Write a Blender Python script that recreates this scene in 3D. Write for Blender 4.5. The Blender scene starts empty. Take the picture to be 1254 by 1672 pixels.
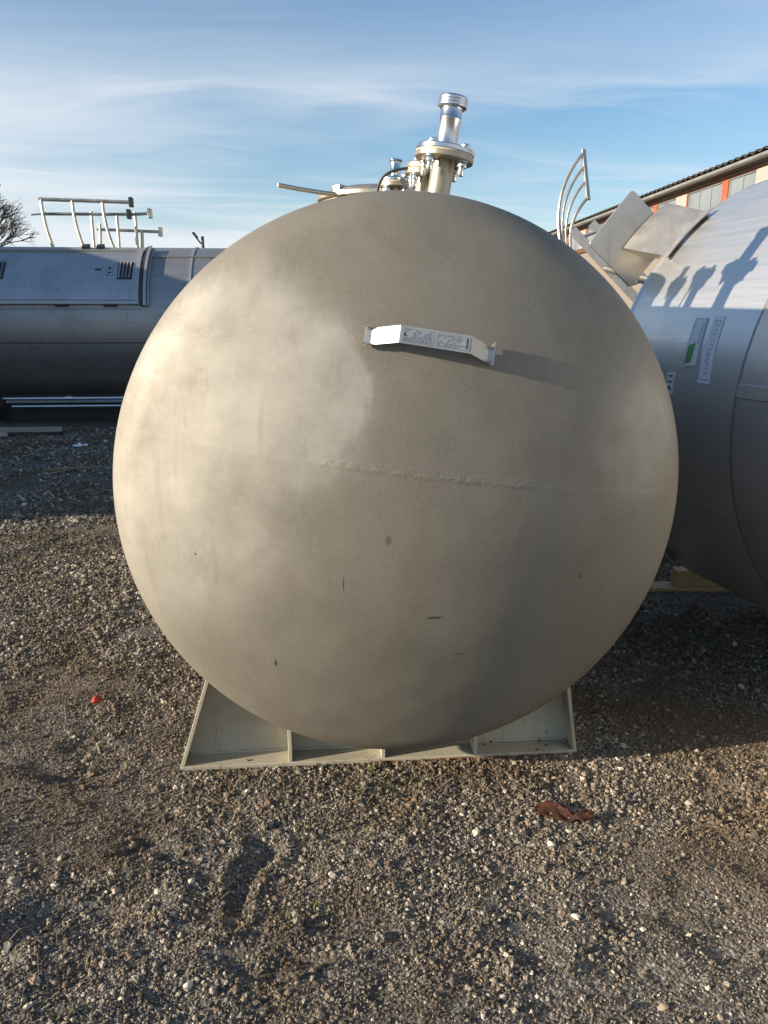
import bpy, bmesh, math, random
import numpy as np
from mathutils import Vector, Matrix
PI = math.pi
R_ = math.radians
scene = bpy.context.scene
COL = scene.collection
random.seed(7)
rng = np.random.default_rng(11)

# ------------------------------------------------------------------ camera, sky, sun, exposure
CAM_H, PITCH = 1.55, 13.9
cd = bpy.data.cameras.new('camera'); cam = bpy.data.objects.new('camera', cd); COL.objects.link(cam)
cam.location = (0, 0, CAM_H); cam.rotation_euler = (R_(90 - PITCH), 0, 0)
cd.sensor_width = 36; cd.lens = 36 * 1256 / 1672; cd.clip_start = 0.05; cd.clip_end = 3000
scene.camera = cam

SUN_EL, SUN_AZ = 15.0, 17.5                      # light travels towards +x, a little away from the camera
sdir = Vector((math.cos(R_(SUN_AZ)) * math.cos(R_(SUN_EL)), math.sin(R_(SUN_AZ)) * math.cos(R_(SUN_EL)), -math.sin(R_(SUN_EL))))
sd = bpy.data.lights.new('sun', 'SUN'); sun = bpy.data.objects.new('sun', sd); COL.objects.link(sun)
sd.energy = 5.0; sd.angle = R_(0.53); sd.color = (1.0, 0.85, 0.65)
sun.rotation_euler = sdir.to_track_quat('-Z', 'Y').to_euler()

world = bpy.data.worlds.new('World'); scene.world = world; world.use_nodes = True
SKY_STRENGTH = 0.10
scene.view_settings.view_transform = 'Standard'; scene.view_settings.look = 'None'
scene.view_settings.exposure = 0.82; scene.view_settings.gamma = 1; scene.view_settings.use_curve_mapping = False


class NT:
    """small node-graph helper"""
    def __init__(s, tree): s.t = tree; s.n = tree.nodes; s.n.clear()
    def new(s, typ, ins=None, **props):
        nd = s.n.new(typ)
        for k, v in props.items(): setattr(nd, k, v)
        for k, v in (ins or {}).items():
            sock = nd.inputs[k]
            if isinstance(v, bpy.types.NodeSocket): s.t.links.new(v, sock)
            else: sock.default_value = v
        return nd
    def math(s, op, a, b=0.0, c=0.0, clamp=False):
        return s.new('ShaderNodeMath', {0: a, 1: b, 2: c}, operation=op, use_clamp=clamp).outputs[0]
    def noise(s, vec, scale, detail=4, rough=0.55, dist=0.0, out=0):
        return s.new('ShaderNodeTexNoise', {'Vector': vec, 'Scale': scale, 'Detail': detail, 'Roughness': rough, 'Distortion': dist}).outputs[out]
    def map(s, vec, scale=(1, 1, 1), loc=(0, 0, 0), rot=(0, 0, 0)):
        return s.new('ShaderNodeMapping', {'Vector': vec, 'Scale': scale, 'Location': loc, 'Rotation': rot}).outputs[0]
    def ramp(s, fac, stops, interp='LINEAR'):
        r = s.new('ShaderNodeValToRGB', {0: fac}); cr = r.color_ramp; cr.interpolation = interp
        while len(cr.elements) > 1: cr.elements.remove(cr.elements[-1])
        for i, (p, c) in enumerate(stops):
            e = cr.elements[0] if i == 0 else cr.elements.new(p)
            e.position = p
            if not isinstance(c, (tuple, list)): c = (c, c, c)
            e.color = (*c[:3], 1)
        return r.outputs[0]
    def mix(s, fac, a, b, mode='MIX'):
        m = s.new('ShaderNodeMix', data_type='RGBA', blend_type=mode)
        for k, v in ((0, fac), (6, a), (7, b)):
            if isinstance(v, bpy.types.NodeSocket): s.t.links.new(v, m.inputs[k])
            else: m.inputs[k].default_value = (*v[:3], 1) if isinstance(v, (tuple, list)) else v
        return m.outputs[2]
    def rng(s, v, a, b, c=0.0, d=1.0, smooth=False):
        return s.new('ShaderNodeMapRange', {'Value': v, 'From Min': a, 'From Max': b, 'To Min': c, 'To Max': d},
                     interpolation_type='SMOOTHSTEP' if smooth else 'LINEAR').outputs[0]
    def sep(s, vec): return s.new('ShaderNodeSeparateXYZ', {0: vec}).outputs


w = NT(world.node_tree)
sky = w.new('ShaderNodeTexSky', sky_type='NISHITA', sun_disc=False, sun_elevation=R_(SUN_EL), sun_rotation=R_(180 + 90 - SUN_AZ),
            altitude=300, air_density=1.15, dust_density=0.25, ozone_density=3.0)
tc = w.new('ShaderNodeTexCoord')
d = w.sep(tc.outputs['Generated'])
den = w.math('ADD', w.math('MAXIMUM', d[2], 0.0), 0.12)
pv = w.new('ShaderNodeCombineXYZ', {0: w.math('DIVIDE', d[0], den), 1: w.math('DIVIDE', d[1], den), 2: 0.0}).outputs[0]
pm = w.map(pv, (0.55, 1.15, 1), (2.3, 2.4, 0), (0, 0, R_(-16)))
warp = w.noise(pm, 0.9, 3, 0.5)
pm2 = w.new('ShaderNodeVectorMath', {0: pm, 1: w.new('ShaderNodeCombineXYZ', {0: w.math('MULTIPLY', warp, 0.9), 1: warp, 2: 0.0}).outputs[0]}, operation='ADD').outputs[0]
veil = w.rng(w.noise(pm2, 0.55, 4, 0.5, 0.4), 0.36, 0.60, 0.0, 1.0, True)
streak = w.rng(w.noise(w.map(pm2, (0.9, 1.7, 1), (5, 2, 0), (0, 0, R_(25))), 1.5, 8, 0.58, 0.9), 0.42, 0.78, 0.0, 1.0, True)
bank = w.math('MULTIPLY', w.rng(d[2], 0.0, 0.10, 0.75, 1.0, True), w.rng(d[2], 0.19, 0.35, 1.0, 0.18, True))
cl = w.math('MULTIPLY', w.math('ADD', w.math('ADD', w.math('MULTIPLY', veil, 0.74), w.math('MULTIPLY', streak, 0.40)), w.rng(d[2], 0.0, 0.28, 0.42, 0.0)), bank, clamp=True)
sat = w.new('ShaderNodeHueSaturation', {'Saturation': 1.14, 'Color': sky.outputs[0]}).outputs[0]
skyc = w.mix(w.math('MULTIPLY', cl, 0.88), sat, (4.9, 5.15, 5.45))
bg = w.new('ShaderNodeBackground', {'Color': skyc, 'Strength': SKY_STRENGTH})
w.new('ShaderNodeOutputWorld', {0: bg.outputs[0]})


# ------------------------------------------------------------------ materials
MATS = {}
def material(name):
    m = bpy.data.materials.new(name); m.use_nodes = True; MATS[name] = m
    return m, NT(m.node_tree)
def finish(n, color, rough=0.5, metal=0.0, bump=None, bstr=0.2, bdist=0.01, **extra):
    ins = {'Base Color': color if isinstance(color, bpy.types.NodeSocket) else (*color, 1), 'Roughness': rough, 'Metallic': metal}
    ins.update(extra)
    p = n.new('ShaderNodeBsdfPrincipled', ins)
    if bump is not None:
        b = n.new('ShaderNodeBump', {'Height': bump, 'Strength': bstr, 'Distance': bdist})
        n.t.links.new(b.outputs[0], p.inputs['Normal'])
    n.new('ShaderNodeOutputMaterial', {0: p.outputs[0]})
def obco(n): return n.new('ShaderNodeTexCoord').outputs['Object']
def simple(name, c, rough=0.5, metal=0.0, var=0.15, scale=8.0, bstr=0.1, c2=None, stretch=(1, 1, 1)):
    m, n = material(name); v = n.map(obco(n), stretch)
    f = n.noise(v, scale, 6, 0.6)
    dark = tuple(x * (1 - var) for x in c); lite = tuple(min(1, x * (1 + var)) for x in c)
    col = n.ramp(f, [(0.3, dark), (0.7, lite)])
    if c2: col = n.mix(n.rng(n.noise(v, scale * 0.6, 8, 0.7, 0.4), 0.55, 0.70), col, c2)
    finish(n, col, n.rng(f, 0.3, 0.7, max(0.02, rough - 0.08), min(1, rough + 0.08)), metal, n.noise(v, scale * 12, 3), bstr, 0.002)
    return m

# the main tank: matt pickled stainless, a burnished area with sun glow painted into its colour, faint spinning rings and a welded seam
TZ = 1.018; TR = 0.908
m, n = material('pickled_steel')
o = obco(n); xyz = n.sep(o)
X = xyz[0]; Z = n.math('SUBTRACT', xyz[2], TZ)
n1 = n.noise(o, 2.2, 6, 0.6); n2 = n.noise(o, 9, 6, 0.65); gr = n.noise(o, 260, 2, 0.6)
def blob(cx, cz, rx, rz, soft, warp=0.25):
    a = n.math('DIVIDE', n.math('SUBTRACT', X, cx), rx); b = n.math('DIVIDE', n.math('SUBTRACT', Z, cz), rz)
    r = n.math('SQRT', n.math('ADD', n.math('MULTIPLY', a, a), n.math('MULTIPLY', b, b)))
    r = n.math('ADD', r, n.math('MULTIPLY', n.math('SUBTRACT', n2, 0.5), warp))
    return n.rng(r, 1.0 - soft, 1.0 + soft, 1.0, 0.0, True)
burnish_glow = n.math('MAXIMUM', blob(-0.48, 0.33, 0.34, 0.32, 0.26, 0.5), blob(-0.27, 0.35, 0.155, 0.19, 0.13, 0.5))
burnish_glow = n.math('MAXIMUM', burnish_glow, blob(-0.66, 0.02, 0.26, 0.36, 0.5))
small_glow = n.math('MAXIMUM', blob(0.70, 0.22, 0.12, 0.2, 0.6), n.math('MULTIPLY', blob(-0.42, 0.63, 0.06, 0.09, 0.6), 0.8))  # right spot paints in the glow reflected from the silver tank
burnish_glow = n.math('MAXIMUM', burnish_glow, n.math('MULTIPLY', small_glow, 0.55))
burnish_glow = n.math('MULTIPLY', burnish_glow, n.rng(n.noise(o, 4.2, 6, 0.62), 0.30, 0.62, 0.35, 1.0))
base = n.ramp(n1, [(0.30, (0.172, 0.159, 0.131)), (0.5, (0.200, 0.186, 0.154)), (0.72, (0.226, 0.211, 0.176))])
base = n.mix(n.math('MULTIPLY', n.rng(n.noise(n.map(o, (1, 1, 1), (4, 1, 7)), 3.1, 4, 0.5), 0.5, 0.7), 0.35), base, (0.215, 0.182, 0.172))
base = n.mix(burnish_glow, base, (0.405, 0.39, 0.348))  # lighter base colour here carries sun glow as well as finish
base = n.mix(n.rng(gr, 0.35, 0.75, 0.0, 0.22), base, (0.50, 0.46, 0.38))
smg = n.rng(n.noise(n.map(o, (1, 1, 1.3), (3, 0, 5)), 2.6, 7, 0.68, 1.2), 0.54, 0.66, 0.0, 0.28)
base = n.mix(smg, base, (0.185, 0.155, 0.125))
# runs, smears and small spots
runs = n.rng(n.noise(n.map(o, (9, 9, 0.8)), 3.0, 5, 0.6), 0.56, 0.72, 0.0, 0.25)
base = n.mix(runs, base, (0.20, 0.175, 0.135))
spots = n.new('ShaderNodeTexVoronoi', {'Vector': o, 'Scale': 8.5, 'Randomness': 1.0})
sp = n.math('MULTIPLY', n.rng(spots.outputs['Distance'], 0.02, 0.05, 1, 0), n.math('GREATER_THAN', n.sep(spots.outputs['Color'])[0], 0.66))
base = n.mix(n.math('MULTIPLY', sp, 0.30), base, (0.22, 0.15, 0.10))
bs = blob(-0.072, -0.070, 0.008, 0.013, 0.6, 1.2)
base = n.mix(n.math('MULTIPLY', bs, 0.75), base, (0.10, 0.10, 0.10))
for (sx, sz, rx, rz) in ((-0.408, -0.482, 0.005, 0.012), (0.068, -0.316, 0.026, 0.004), (-0.63, -0.13, 0.004, 0.003), (0.52, -0.22, 0.003, 0.006), (0.15, -0.45, 0.012, 0.002), (-0.2, -0.2, 0.002, 0.02)):
    base = n.mix(n.math('MULTIPLY', blob(sx, sz, rx, rz, 0.4, 0.5), 0.85), base, (0.05, 0.045, 0.04))
# seam: a faint line right across, hammered marks along its middle
zs = n.math('ADD', Z, n.math('MULTIPLY', X, 0.13)); zs = n.math('SUBTRACT', n.math('ABSOLUTE', n.math('SUBTRACT', zs, 0.122)), 0.0)
ln = n.rng(zs, 0.0015, 0.005, 1, 0)
base = n.mix(n.math('MULTIPLY', ln, 0.045), base, (0.62, 0.57, 0.47))
band = n.math('MULTIPLY', n.rng(zs, 0.006, 0.017, 1, 0), n.rng(n.math('ABSOLUTE', n.math('SUBTRACT', X, 0.03)), 0.27, 0.34, 1, 0))
ham = n.math('MULTIPLY', band, n.noise(n.map(o, (1.0, 1, 1.6)), 48, 3, 0.6))
# rings left from spinning the head
rr = n.math('SQRT', n.math('ADD', n.math('MULTIPLY', X, X), n.math('MULTIPLY', n.math('SUBTRACT', Z, 0.06), n.math('SUBTRACT', Z, 0.06))))
ring = n.math('MULTIPLY', n.rng(n.math('ABSOLUTE', n.math('SUBTRACT', rr, 0.325)), 0.0, 0.006, 1, 0), n.rng(n2, 0.4, 0.6, 0.1, 1.0))
base = n.mix(n.math('MULTIPLY', ring, 0.05), base, (0.66, 0.61, 0.52))
rough = n.math('ADD', n.rng(n1, 0.3, 0.7, 0.64, 0.72), n.math('MULTIPLY', burnish_glow, -0.05))
rough = n.math('ADD', rough, n.rng(n2, 0.3, 0.7, -0.05, 0.05))
hgt = n.math('ADD', n.math('ADD', n.math('MULTIPLY', gr, 0.25), n.math('MULTIPLY', ham, 2.6)), n.math('ADD', n.math('MULTIPLY', n.noise(o, 3.5, 2, 0.4), 6.0), n.math('MULTIPLY', ring, 0.05)))
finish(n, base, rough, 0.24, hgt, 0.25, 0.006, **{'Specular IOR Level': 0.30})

# brushed sheets of the two neighbour tanks
def brushed(name, c1, c2, stretch, rough, metal=0.9, grime=(0.10, 0.10, 0.10), gfac=0.35):
    m, n = material(name); o = obco(n)
    st = n.noise(n.map(o, stretch), 6.0, 5, 0.65)
    cl = n.noise(o, 1.7, 6, 0.6)
    col = n.ramp(st, [(0.30, c1), (0.70, c2)])
    col = n.mix(n.rng(cl, 0.5, 0.78, 0.0, gfac), col, grime)
    run = n.rng(n.noise(n.map(o, (7, 7, 0.5)), 2.5, 5, 0.6), 0.58, 0.72, 0.0, gfac)
    col = n.mix(run, col, grime)
    finish(n, col, n.math('ADD', n.rng(st, 0.3, 0.7, rough - 0.07, rough + 0.07), n.rng(cl, 0.3, 0.7, -0.05, 0.05)), metal, n.math('ADD', st, n.math('MULTIPLY', n.noise(o, 2.0, 2), 4.0)), 0.10, 0.003)
    return m
brushed('dull_sheet', (0.30, 0.298, 0.296), (0.44, 0.436, 0.432), (0.15, 14, 14), 0.50, 0.72)
brushed('door_sheet', (0.40, 0.41, 0.43), (0.50, 0.515, 0.54), (0.15, 10, 10), 0.48, 0.75)
brushed('bright_sheet', (0.66, 0.665, 0.67), (0.73, 0.735, 0.74), (8, 0.35, 8), 0.36, 0.74, (0.50, 0.50, 0.50), 0.15)
brushed('bracket_steel', (0.50, 0.47, 0.42), (0.60, 0.57, 0.51), (2, 2, 2), 0.46, 0.8, (0.33, 0.29, 0.23), 0.5)
simple('bright_steel', (0.62, 0.62, 0.62), 0.27, 1.0, 0.03, 4, 0.0)
simple('flange_steel', (0.40, 0.35, 0.27), 0.44, 0.7, 0.12, 14, 0.05)
simple('zinc', (0.60, 0.64, 0.66), 0.33, 0.9, 0.08, 12, 0.0)
simple('frame_tube', (0.56, 0.51, 0.42), 0.42, 0.85, 0.15, 9, 0.05)
simple('dark_steel', (0.035, 0.036, 0.038), 0.6, 0.2, 0.3, 9, 0.2)
simple('gasket', (0.72, 0.66, 0.52), 0.7, 0, 0.05, 9, 0.02)
simple('plate_alloy', (0.44, 0.44, 0.43), 0.50, 0.6, 0.06, 20, 0.04)
simple('print_ink', (0.03, 0.04, 0.10), 0.6, 0, 0.1)
simple('print_grey', (0.09, 0.105, 0.16), 0.6, 0, 0.2, 60)
m, n = material('cream_paint'); o = obco(n)
f = n.noise(o, 6, 6, 0.6)
col = n.ramp(f, [(0.3, (0.40, 0.375, 0.295)), (0.7, (0.49, 0.46, 0.365))])
col = n.mix(n.rng(n.noise(o, 3.2, 7, 0.7, 0.6), 0.50, 0.68, 0, 0.6), col, (0.31, 0.265, 0.19))
col = n.mix(n.rng(n.noise(n.map(o, (9, 9, 1.0)), 4, 6, 0.65), 0.56, 0.70, 0, 0.5), col, (0.27, 0.20, 0.13))
chip = n.rng(n.noise(o, 34, 6, 0.72, 0.3), 0.655, 0.675)
col = n.mix(chip, col, (0.13, 0.06, 0.03))
finish(n, col, n.math('ADD', 0.5, n.math('MULTIPLY', chip, 0.35)), 0, n.math('SUBTRACT', n.noise(o, 60, 3), n.math('MULTIPLY', chip, 1.5)), 0.22, 0.002)
simple('rust', (0.065, 0.023, 0.011), 0.85, 0.0, 0.6, 38, 1.0, c2=(0.016, 0.010, 0.008))
simple('edge_rust', (0.20, 0.085, 0.04), 0.85, 0.0, 0.4, 30, 0.6, c2=(0.13, 0.07, 0.04))
simple('lumber', (0.42, 0.29, 0.15), 0.75, 0, 0.22, 6, 0.4, stretch=(1.0, 14, 14))
simple('white_paper', (0.78, 0.79, 0.81), 0.5, 0, 0.04, 12, 0.02)
simple('sleeve_film', (0.55, 0.58, 0.58), 0.2, 0, 0.08, 12, 0.02)
simple('green_card', (0.10, 0.30, 0.05), 0.45, 0, 0.35, 25, 0.05)
simple('red_plastic', (0.46, 0.045, 0.022), 0.6, 0, 0.25, 40, 0.3, c2=(0.22, 0.03, 0.02))
simple('tree_bark', (0.13, 0.105, 0.085), 0.9, 0, 0.25, 5, 0.5)
simple('autumn_leaf', (0.15, 0.09, 0.03), 0.7, 0, 0.5, 1.5, 0.0)
simple('lamp_metal', (0.05, 0.055, 0.06), 0.5, 0.4, 0.1)
simple('roof_sheet', (0.045, 0.036, 0.030), 0.85, 0, 0.35, 3, 0.5)
simple('fascia_wood', (0.40, 0.34, 0.28), 0.7, 0, 0.2, 2, 0.2)
simple('dark_soffit', (0.06, 0.045, 0.035), 0.85, 0, 0.2, 2, 0.2)
simple('gutter_zinc', (0.40, 0.42, 0.42), 0.5, 0.45, 0.2, 1.2, 0.1)
simple('window_paint', (0.36, 0.115, 0.065), 0.6, 0, 0.18, 3, 0.15)
simple('orange_paint', (0.40, 0.105, 0.055), 0.6, 0, 0.12, 3, 0.15)
simple('pale_panel', (0.36, 0.345, 0.32), 0.7, 0, 0.12, 2, 0.2)
simple('brown_beam', (0.14, 0.06, 0.035), 0.8, 0, 0.3, 3, 0.3)
simple('window_pane', (0.19, 0.22, 0.245), 0.16, 0.0, 0.15, 0.8, 0.02)
simple('dead_wood', (0.085, 0.08, 0.06), 0.85, 0, 0.3, 18, 0.6)
simple('straw', (0.30, 0.235, 0.125), 0.8, 0, 0.3, 8, 0.1)
simple('weed_leaf', (0.10, 0.115, 0.035), 0.75, 0, 0.45, 5, 0.1)
simple('pale_stone', (0.58, 0.54, 0.45), 0.8, 0, 0.14, 25, 0.3)
simple('brown_stone', (0.33, 0.27, 0.20), 0.85, 0, 0.2, 25, 0.4)

m, n = material('brick_wall')
bt = n.new('ShaderNodeTexBrick', {'Vector': n.map(obco(n), (1, 1, 1), (0, 0, 0), (R_(90), 0, R_(90))), 'Color1': (0.20, 0.085, 0.055, 1), 'Color2': (0.15, 0.07, 0.05, 1), 'Mortar': (0.22, 0.19, 0.16, 1), 'Scale': 4.0})
finish(n, bt.outputs[0], 0.85)

# ground dirt and stones
def dirt_tint(n, pos):
    return n.rng(n.noise(pos, 1.15, 5, 0.6, 0.3), 0.44, 0.62, 0, 1, True)
m, n = material('dirt')
pos = n.new('ShaderNodeNewGeometry').outputs['Position']
f1 = n.noise(pos, 30, 6, 0.7); f2 = n.noise(pos, 170, 3, 0.7)
vor = n.new('ShaderNodeTexVoronoi', {'Vector': pos, 'Scale': 95.0})
vc = n.sep(vor.outputs['Color'])[0]
col = n.ramp(f1, [(0.3, (0.060, 0.050, 0.038)), (0.55, (0.104, 0.088, 0.068)), (0.75, (0.152, 0.132, 0.104))])
grit = n.ramp(vc, [(0.0, (0.072, 0.066, 0.060)), (0.4, (0.160, 0.148, 0.132)), (0.8, (0.264, 0.248, 0.220)), (1.0, (0.416, 0.392, 0.352))])
col = n.mix(n.rng(n.noise(pos, 6, 4, 0.6), 0.30, 0.62, 0.35, 0.85), col, grit)
col = n.mix(n.math('MULTIPLY', dirt_tint(n, pos), 0.55), col, (0.120, 0.084, 0.052))
h = n.math('ADD', n.math('MULTIPLY', n.math('SUBTRACT', 1.0, vor.outputs['Distance']), 0.8), n.math('MULTIPLY', f2, 0.5))
finish(n, col, 0.93, 0, h, 0.9, 0.012, **{'Specular IOR Level': 0.2})

m, n = material('gravel_stone')
pos = n.new('ShaderNodeNewGeometry').outputs['Position']
rn = n.new('ShaderNodeObjectInfo').outputs['Random']
col = n.ramp(rn, [(0.0, (0.056, 0.051, 0.042)), (0.18, (0.112, 0.098, 0.078)), (0.36, (0.200, 0.175, 0.139)), (0.52, (0.168, 0.127, 0.085)), (0.66, (0.324, 0.281, 0.220)),
                  (0.82, (0.421, 0.372, 0.294)), (0.90, (0.264, 0.171, 0.108)), (0.95, (0.588, 0.524, 0.423)), (1.0, (0.686, 0.616, 0.507))])
col = n.mix(n.math('MULTIPLY', dirt_tint(n, pos), 0.62), col, (0.128, 0.085, 0.044))
col = n.mix(n.rng(n.noise(pos, 300, 3, 0.6), 0.4, 0.7, 0, 0.3), col, (0.096, 0.079, 0.058))
finish(n, col, 0.85, 0, n.noise(pos, 350, 3, 0.6), 0.3, 0.002, **{'Specular IOR Level': 0.3})


# ------------------------------------------------------------------ mesh helpers
def add_poly_prism(bm, pts_a, pts_b):
    """closed solid between two equal-length outlines"""
    a = [bm.verts.new(p) for p in pts_a]; b = [bm.verts.new(p) for p in pts_b]; k = len(a)
    bm.faces.new(a); bm.faces.new(list(reversed(b)))
    for i in range(k): bm.faces.new((a[i], b[i], b[(i + 1) % k], a[(i + 1) % k]))
def add_box(bm, x0, x1, y0, y1, z0, z1, M=None):
    A = [Vector((x0, y0, z0)), Vector((x1, y0, z0)), Vector((x1, y1, z0)), Vector((x0, y1, z0))]
    B = [Vector((p.x, p.y, z1)) for p in A]
    if M is not None: A = [M @ p for p in A]; B = [M @ p for p in B]
    add_poly_prism(bm, A, B)
def add_tube(bm, pts, r, seg=10, cap=True, closed=False):
    pts = [Vector(p) for p in pts]; rs = r if isinstance(r, (list, tuple)) else [r] * len(pts)
    rings = []; up = None
    for i, p in enumerate(pts):
        a = pts[i - 1] if (i > 0 or closed) else p; b = pts[(i + 1) % len(pts)] if (i < len(pts) - 1 or closed) else p
        t = (b - a).normalized()
        if up is None:
            up = Vector((0, 0, 1)) if abs(t.z) < 0.9 else Vector((1, 0, 0))
        s = t.cross(up).normalized(); up = s.cross(t).normalized()
        rings.append([bm.verts.new(p + (s * math.cos(k * 2 * PI / seg) + up * math.sin(k * 2 * PI / seg)) * rs[i]) for k in range(seg)])
    m_ = len(rings)
    for i in range(m_ if closed else m_ - 1):
        A, B = rings[i], rings[(i + 1) % m_]
        for k in range(seg): bm.faces.new((A[k], A[(k + 1) % seg], B[(k + 1) % seg], B[k]))
    if cap and not closed:
        bm.faces.new(list(reversed(rings[0]))); bm.faces.new(rings[-1])
def add_lathe(bm, prof, seg, M):
    """profile of (radius, height) turned round local z, placed by M"""
    rings = []
    for (r, z) in prof:
        if r < 1e-6: rings.append([bm.verts.new(M @ Vector((0, 0, z)))])
        else: rings.append([bm.verts.new(M @ Vector((r * math.cos(k * 2 * PI / seg), r * math.sin(k * 2 * PI / seg), z))) for k in range(seg)])
    for A, B in zip(rings[:-1], rings[1:]):
        for k in range(seg):
            k2 = (k + 1) % seg
            if len(A) == 1: bm.faces.new((A[0], B[k2], B[k]))
            elif len(B) == 1: bm.faces.new((A[k], A[k2], B[0]))
            else: bm.faces.new((A[k], A[k2], B[k2], B[k]))
def add_hex(bm, r, z0, z1, M):
    A = [M @ Vector((r * math.cos(k * PI / 3), r * math.sin(k * PI / 3), z0)) for k in range(6)]
    B = [M @ Vector((r * math.cos(k * PI / 3), r * math.sin(k * PI / 3), z1)) for k in range(6)]
    add_poly_prism(bm, A, B)
def add_disc_solid(bm, r0, r1, z0, z1, seg, M, bev=0.0015):
    """flat ring or disc with softened edges"""
    pr = [(r0, z0), (r1 - bev, z0), (r1, z0 + bev), (r1, z1 - bev), (r1 - bev, z1), (r0, z1)]
    if r0 > 1e-6: pr.append((r0, z0))
    add_lathe(bm, pr, seg, M)
def obj(name, bm, mat, parent=None, smooth=35, bevel=0.0):
    bmesh.ops.remove_doubles(bm, verts=bm.verts, dist=1e-6)
    bmesh.ops.recalc_face_normals(bm, faces=bm.faces)
    if bevel:
        es = [e for e in bm.edges if len(e.link_faces) == 2 and e.calc_face_angle(0) > 0.6]
        bmesh.ops.bevel(bm, geom=es, offset=bevel, segments=1, affect='EDGES', profile=0.5)
    me = bpy.data.meshes.new(name); bm.to_mesh(me); bm.free()
    me.materials.append(MATS[mat] if isinstance(mat, str) else mat)
    if smooth:
        me.polygons.foreach_set('use_smooth', [True] * len(me.polygons)); me.set_sharp_from_angle(angle=R_(smooth))
    ob = bpy.data.objects.new(name, me); COL.objects.link(ob)
    if parent is not None: ob.parent = parent
    return ob
def tag(ob, label=None, cat=None, group=None, kind=None):
    if label: ob['label'] = label
    if cat: ob['category'] = cat
    if group: ob['group'] = group
    if kind: ob['kind'] = kind
    return ob
def thing(name, label, cat, loc=(0, 0, 0), rotz=0.0, group=None):
    e = bpy.data.objects.new(name, None); COL.objects.link(e); e.location = loc; e.rotation_euler = (0, 0, rotz)
    e.empty_display_size = 0.2
    return tag(e, label, cat, group)
def BM(): return bmesh.new()
def frame(origin, zaxis, xhint=(1, 0, 0)):
    z = Vector(zaxis).normalized(); x = Vector(xhint); x = (x - z * x.dot(z)).normalized(); y = z.cross(x)
    return Matrix(((x.x, y.x, z.x, origin[0]), (x.y, y.y, z.y, origin[1]), (x.z, y.z, z.z, origin[2]), (0, 0, 0, 1)))
TO_Y = Matrix(((1, 0, 0, 0), (0, 0, 1, 0), (0, -1, 0, 0), (0, 0, 0, 1)))       # local z -> +y
ROW = R_(4.5)                                                                  # the row of tanks is turned a little


# ------------------------------------------------------------------ ground and gravel
def lattice(ix, iy, seed):
    hsh = (ix.astype(np.int64) * 374761393 + iy.astype(np.int64) * 668265263 + seed * 974634777) & 0x7fffffff
    hsh = ((hsh ^ (hsh >> 13)) * 1274126177) & 0x7fffffff
    return ((hsh ^ (hsh >> 16)) & 0xffff) / 65535.0
def vnoise(x, y, seed):
    ix = np.floor(x); iy = np.floor(y); fx = x - ix; fy = y - iy
    fx = fx * fx * (3 - 2 * fx); fy = fy * fy * (3 - 2 * fy)
    a = lattice(ix, iy, seed); b = lattice(ix + 1, iy, seed); c = lattice(ix, iy + 1, seed); e = lattice(ix + 1, iy + 1, seed)
    return (a * (1 - fx) + b * fx) * (1 - fy) + (c * (1 - fx) + e * fx) * fy
PITS = [(-0.80, 1.74, 0.16, 0.10, 0.034), (-0.40, 1.90, 0.05, 0.16, 0.022), (-0.62, 1.98, 0.13, 0.05, 0.020), (-1.05, 1.62, 0.10, 0.10, 0.02), (-0.22, 1.62, 0.14, 0.05, 0.022),
        (0.36, 1.62, 0.12, 0.06, 0.014), (0.85, 1.75, 0.2, 0.1, 0.012), (-1.25, 2.5, 0.25, 0.10, 0.02), (-1.7, 3.4, 0.4, 0.12, 0.02), (1.1, 2.25, 0.2, 0.1, 0.014), (-0.1, 2.05, 0.1, 0.05, 0.014)]
def ground_z(x, y):
    x = np.asarray(x, float); y = np.asarray(y, float)
    z = 0.010 * (vnoise(x * 1.3, y * 1.3, 1) - 0.5) + 0.016 * (vnoise(x * 3.1, y * 3.1, 2) - 0.5) + 0.013 * (vnoise(x * 8, y * 8, 3) - 0.5) + 0.007 * (vnoise(x * 19, y * 19, 4) - 0.5) + 0.005 * (vnoise(x * 37, y * 37, 9) - 0.5)
    wx = x + 0.16 * (vnoise(x * 7, y * 7, 5) - 0.5); wy = y + 0.16 * (vnoise(x * 7, y * 7, 6) - 0.5)
    for (px, py, rx, ry, dp) in PITS:
        q = ((wx - px) / rx) ** 2 + ((wy - py) / ry) ** 2
        rg = 0.55 + 0.9 * vnoise(x * 26, y * 26, 8)
        z = z - 0.75 * dp * rg * np.exp(-q ** 2) + dp * 0.35 * rg * np.exp(-((np.sqrt(q) - 1.45) / 0.3) ** 2)
    damp = np.clip((np.hypot(x, y) - 40) / 40, 0, 1)
    # level, bedded ground below the saddle
    c, s = math.cos(ROW), math.sin(ROW); lx = c * (x - 0.0653) + s * (y - 2.444); ly = -s * (x - 0.0653) + c * (y - 2.444)
    under = np.clip(1 - np.maximum(np.abs(lx + 0.06) - 0.76, np.abs(ly - 0.17) - 0.14) / 0.10, 0, 1)
    z = z * (1 - damp) * (1 - under) + under * (-0.004)
    return z
def axis_coords(lo, hi, step, far_lo, far_hi):
    c = list(np.arange(lo, hi + 1e-6, step)); s = step; a = lo; left = []
    while a > far_lo: s *= 1.35; a -= s; left.append(a)
    s = step; b = hi; right = []
    while b < far_hi: s *= 1.35; b += s; right.append(b)
    return np.array(left[::-1] + c + right)
gx = axis_coords(-4.2, 3.2, 0.03, -900, 900); gy = axis_coords(0.7, 6.2, 0.03, -900, 900)
XX, YY = np.meshgrid(gx, gy); ZZ = ground_z(XX, YY)
nv = XX.size; me = bpy.data.meshes.new('ground'); nx, ny = len(gx), len(gy)
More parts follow.
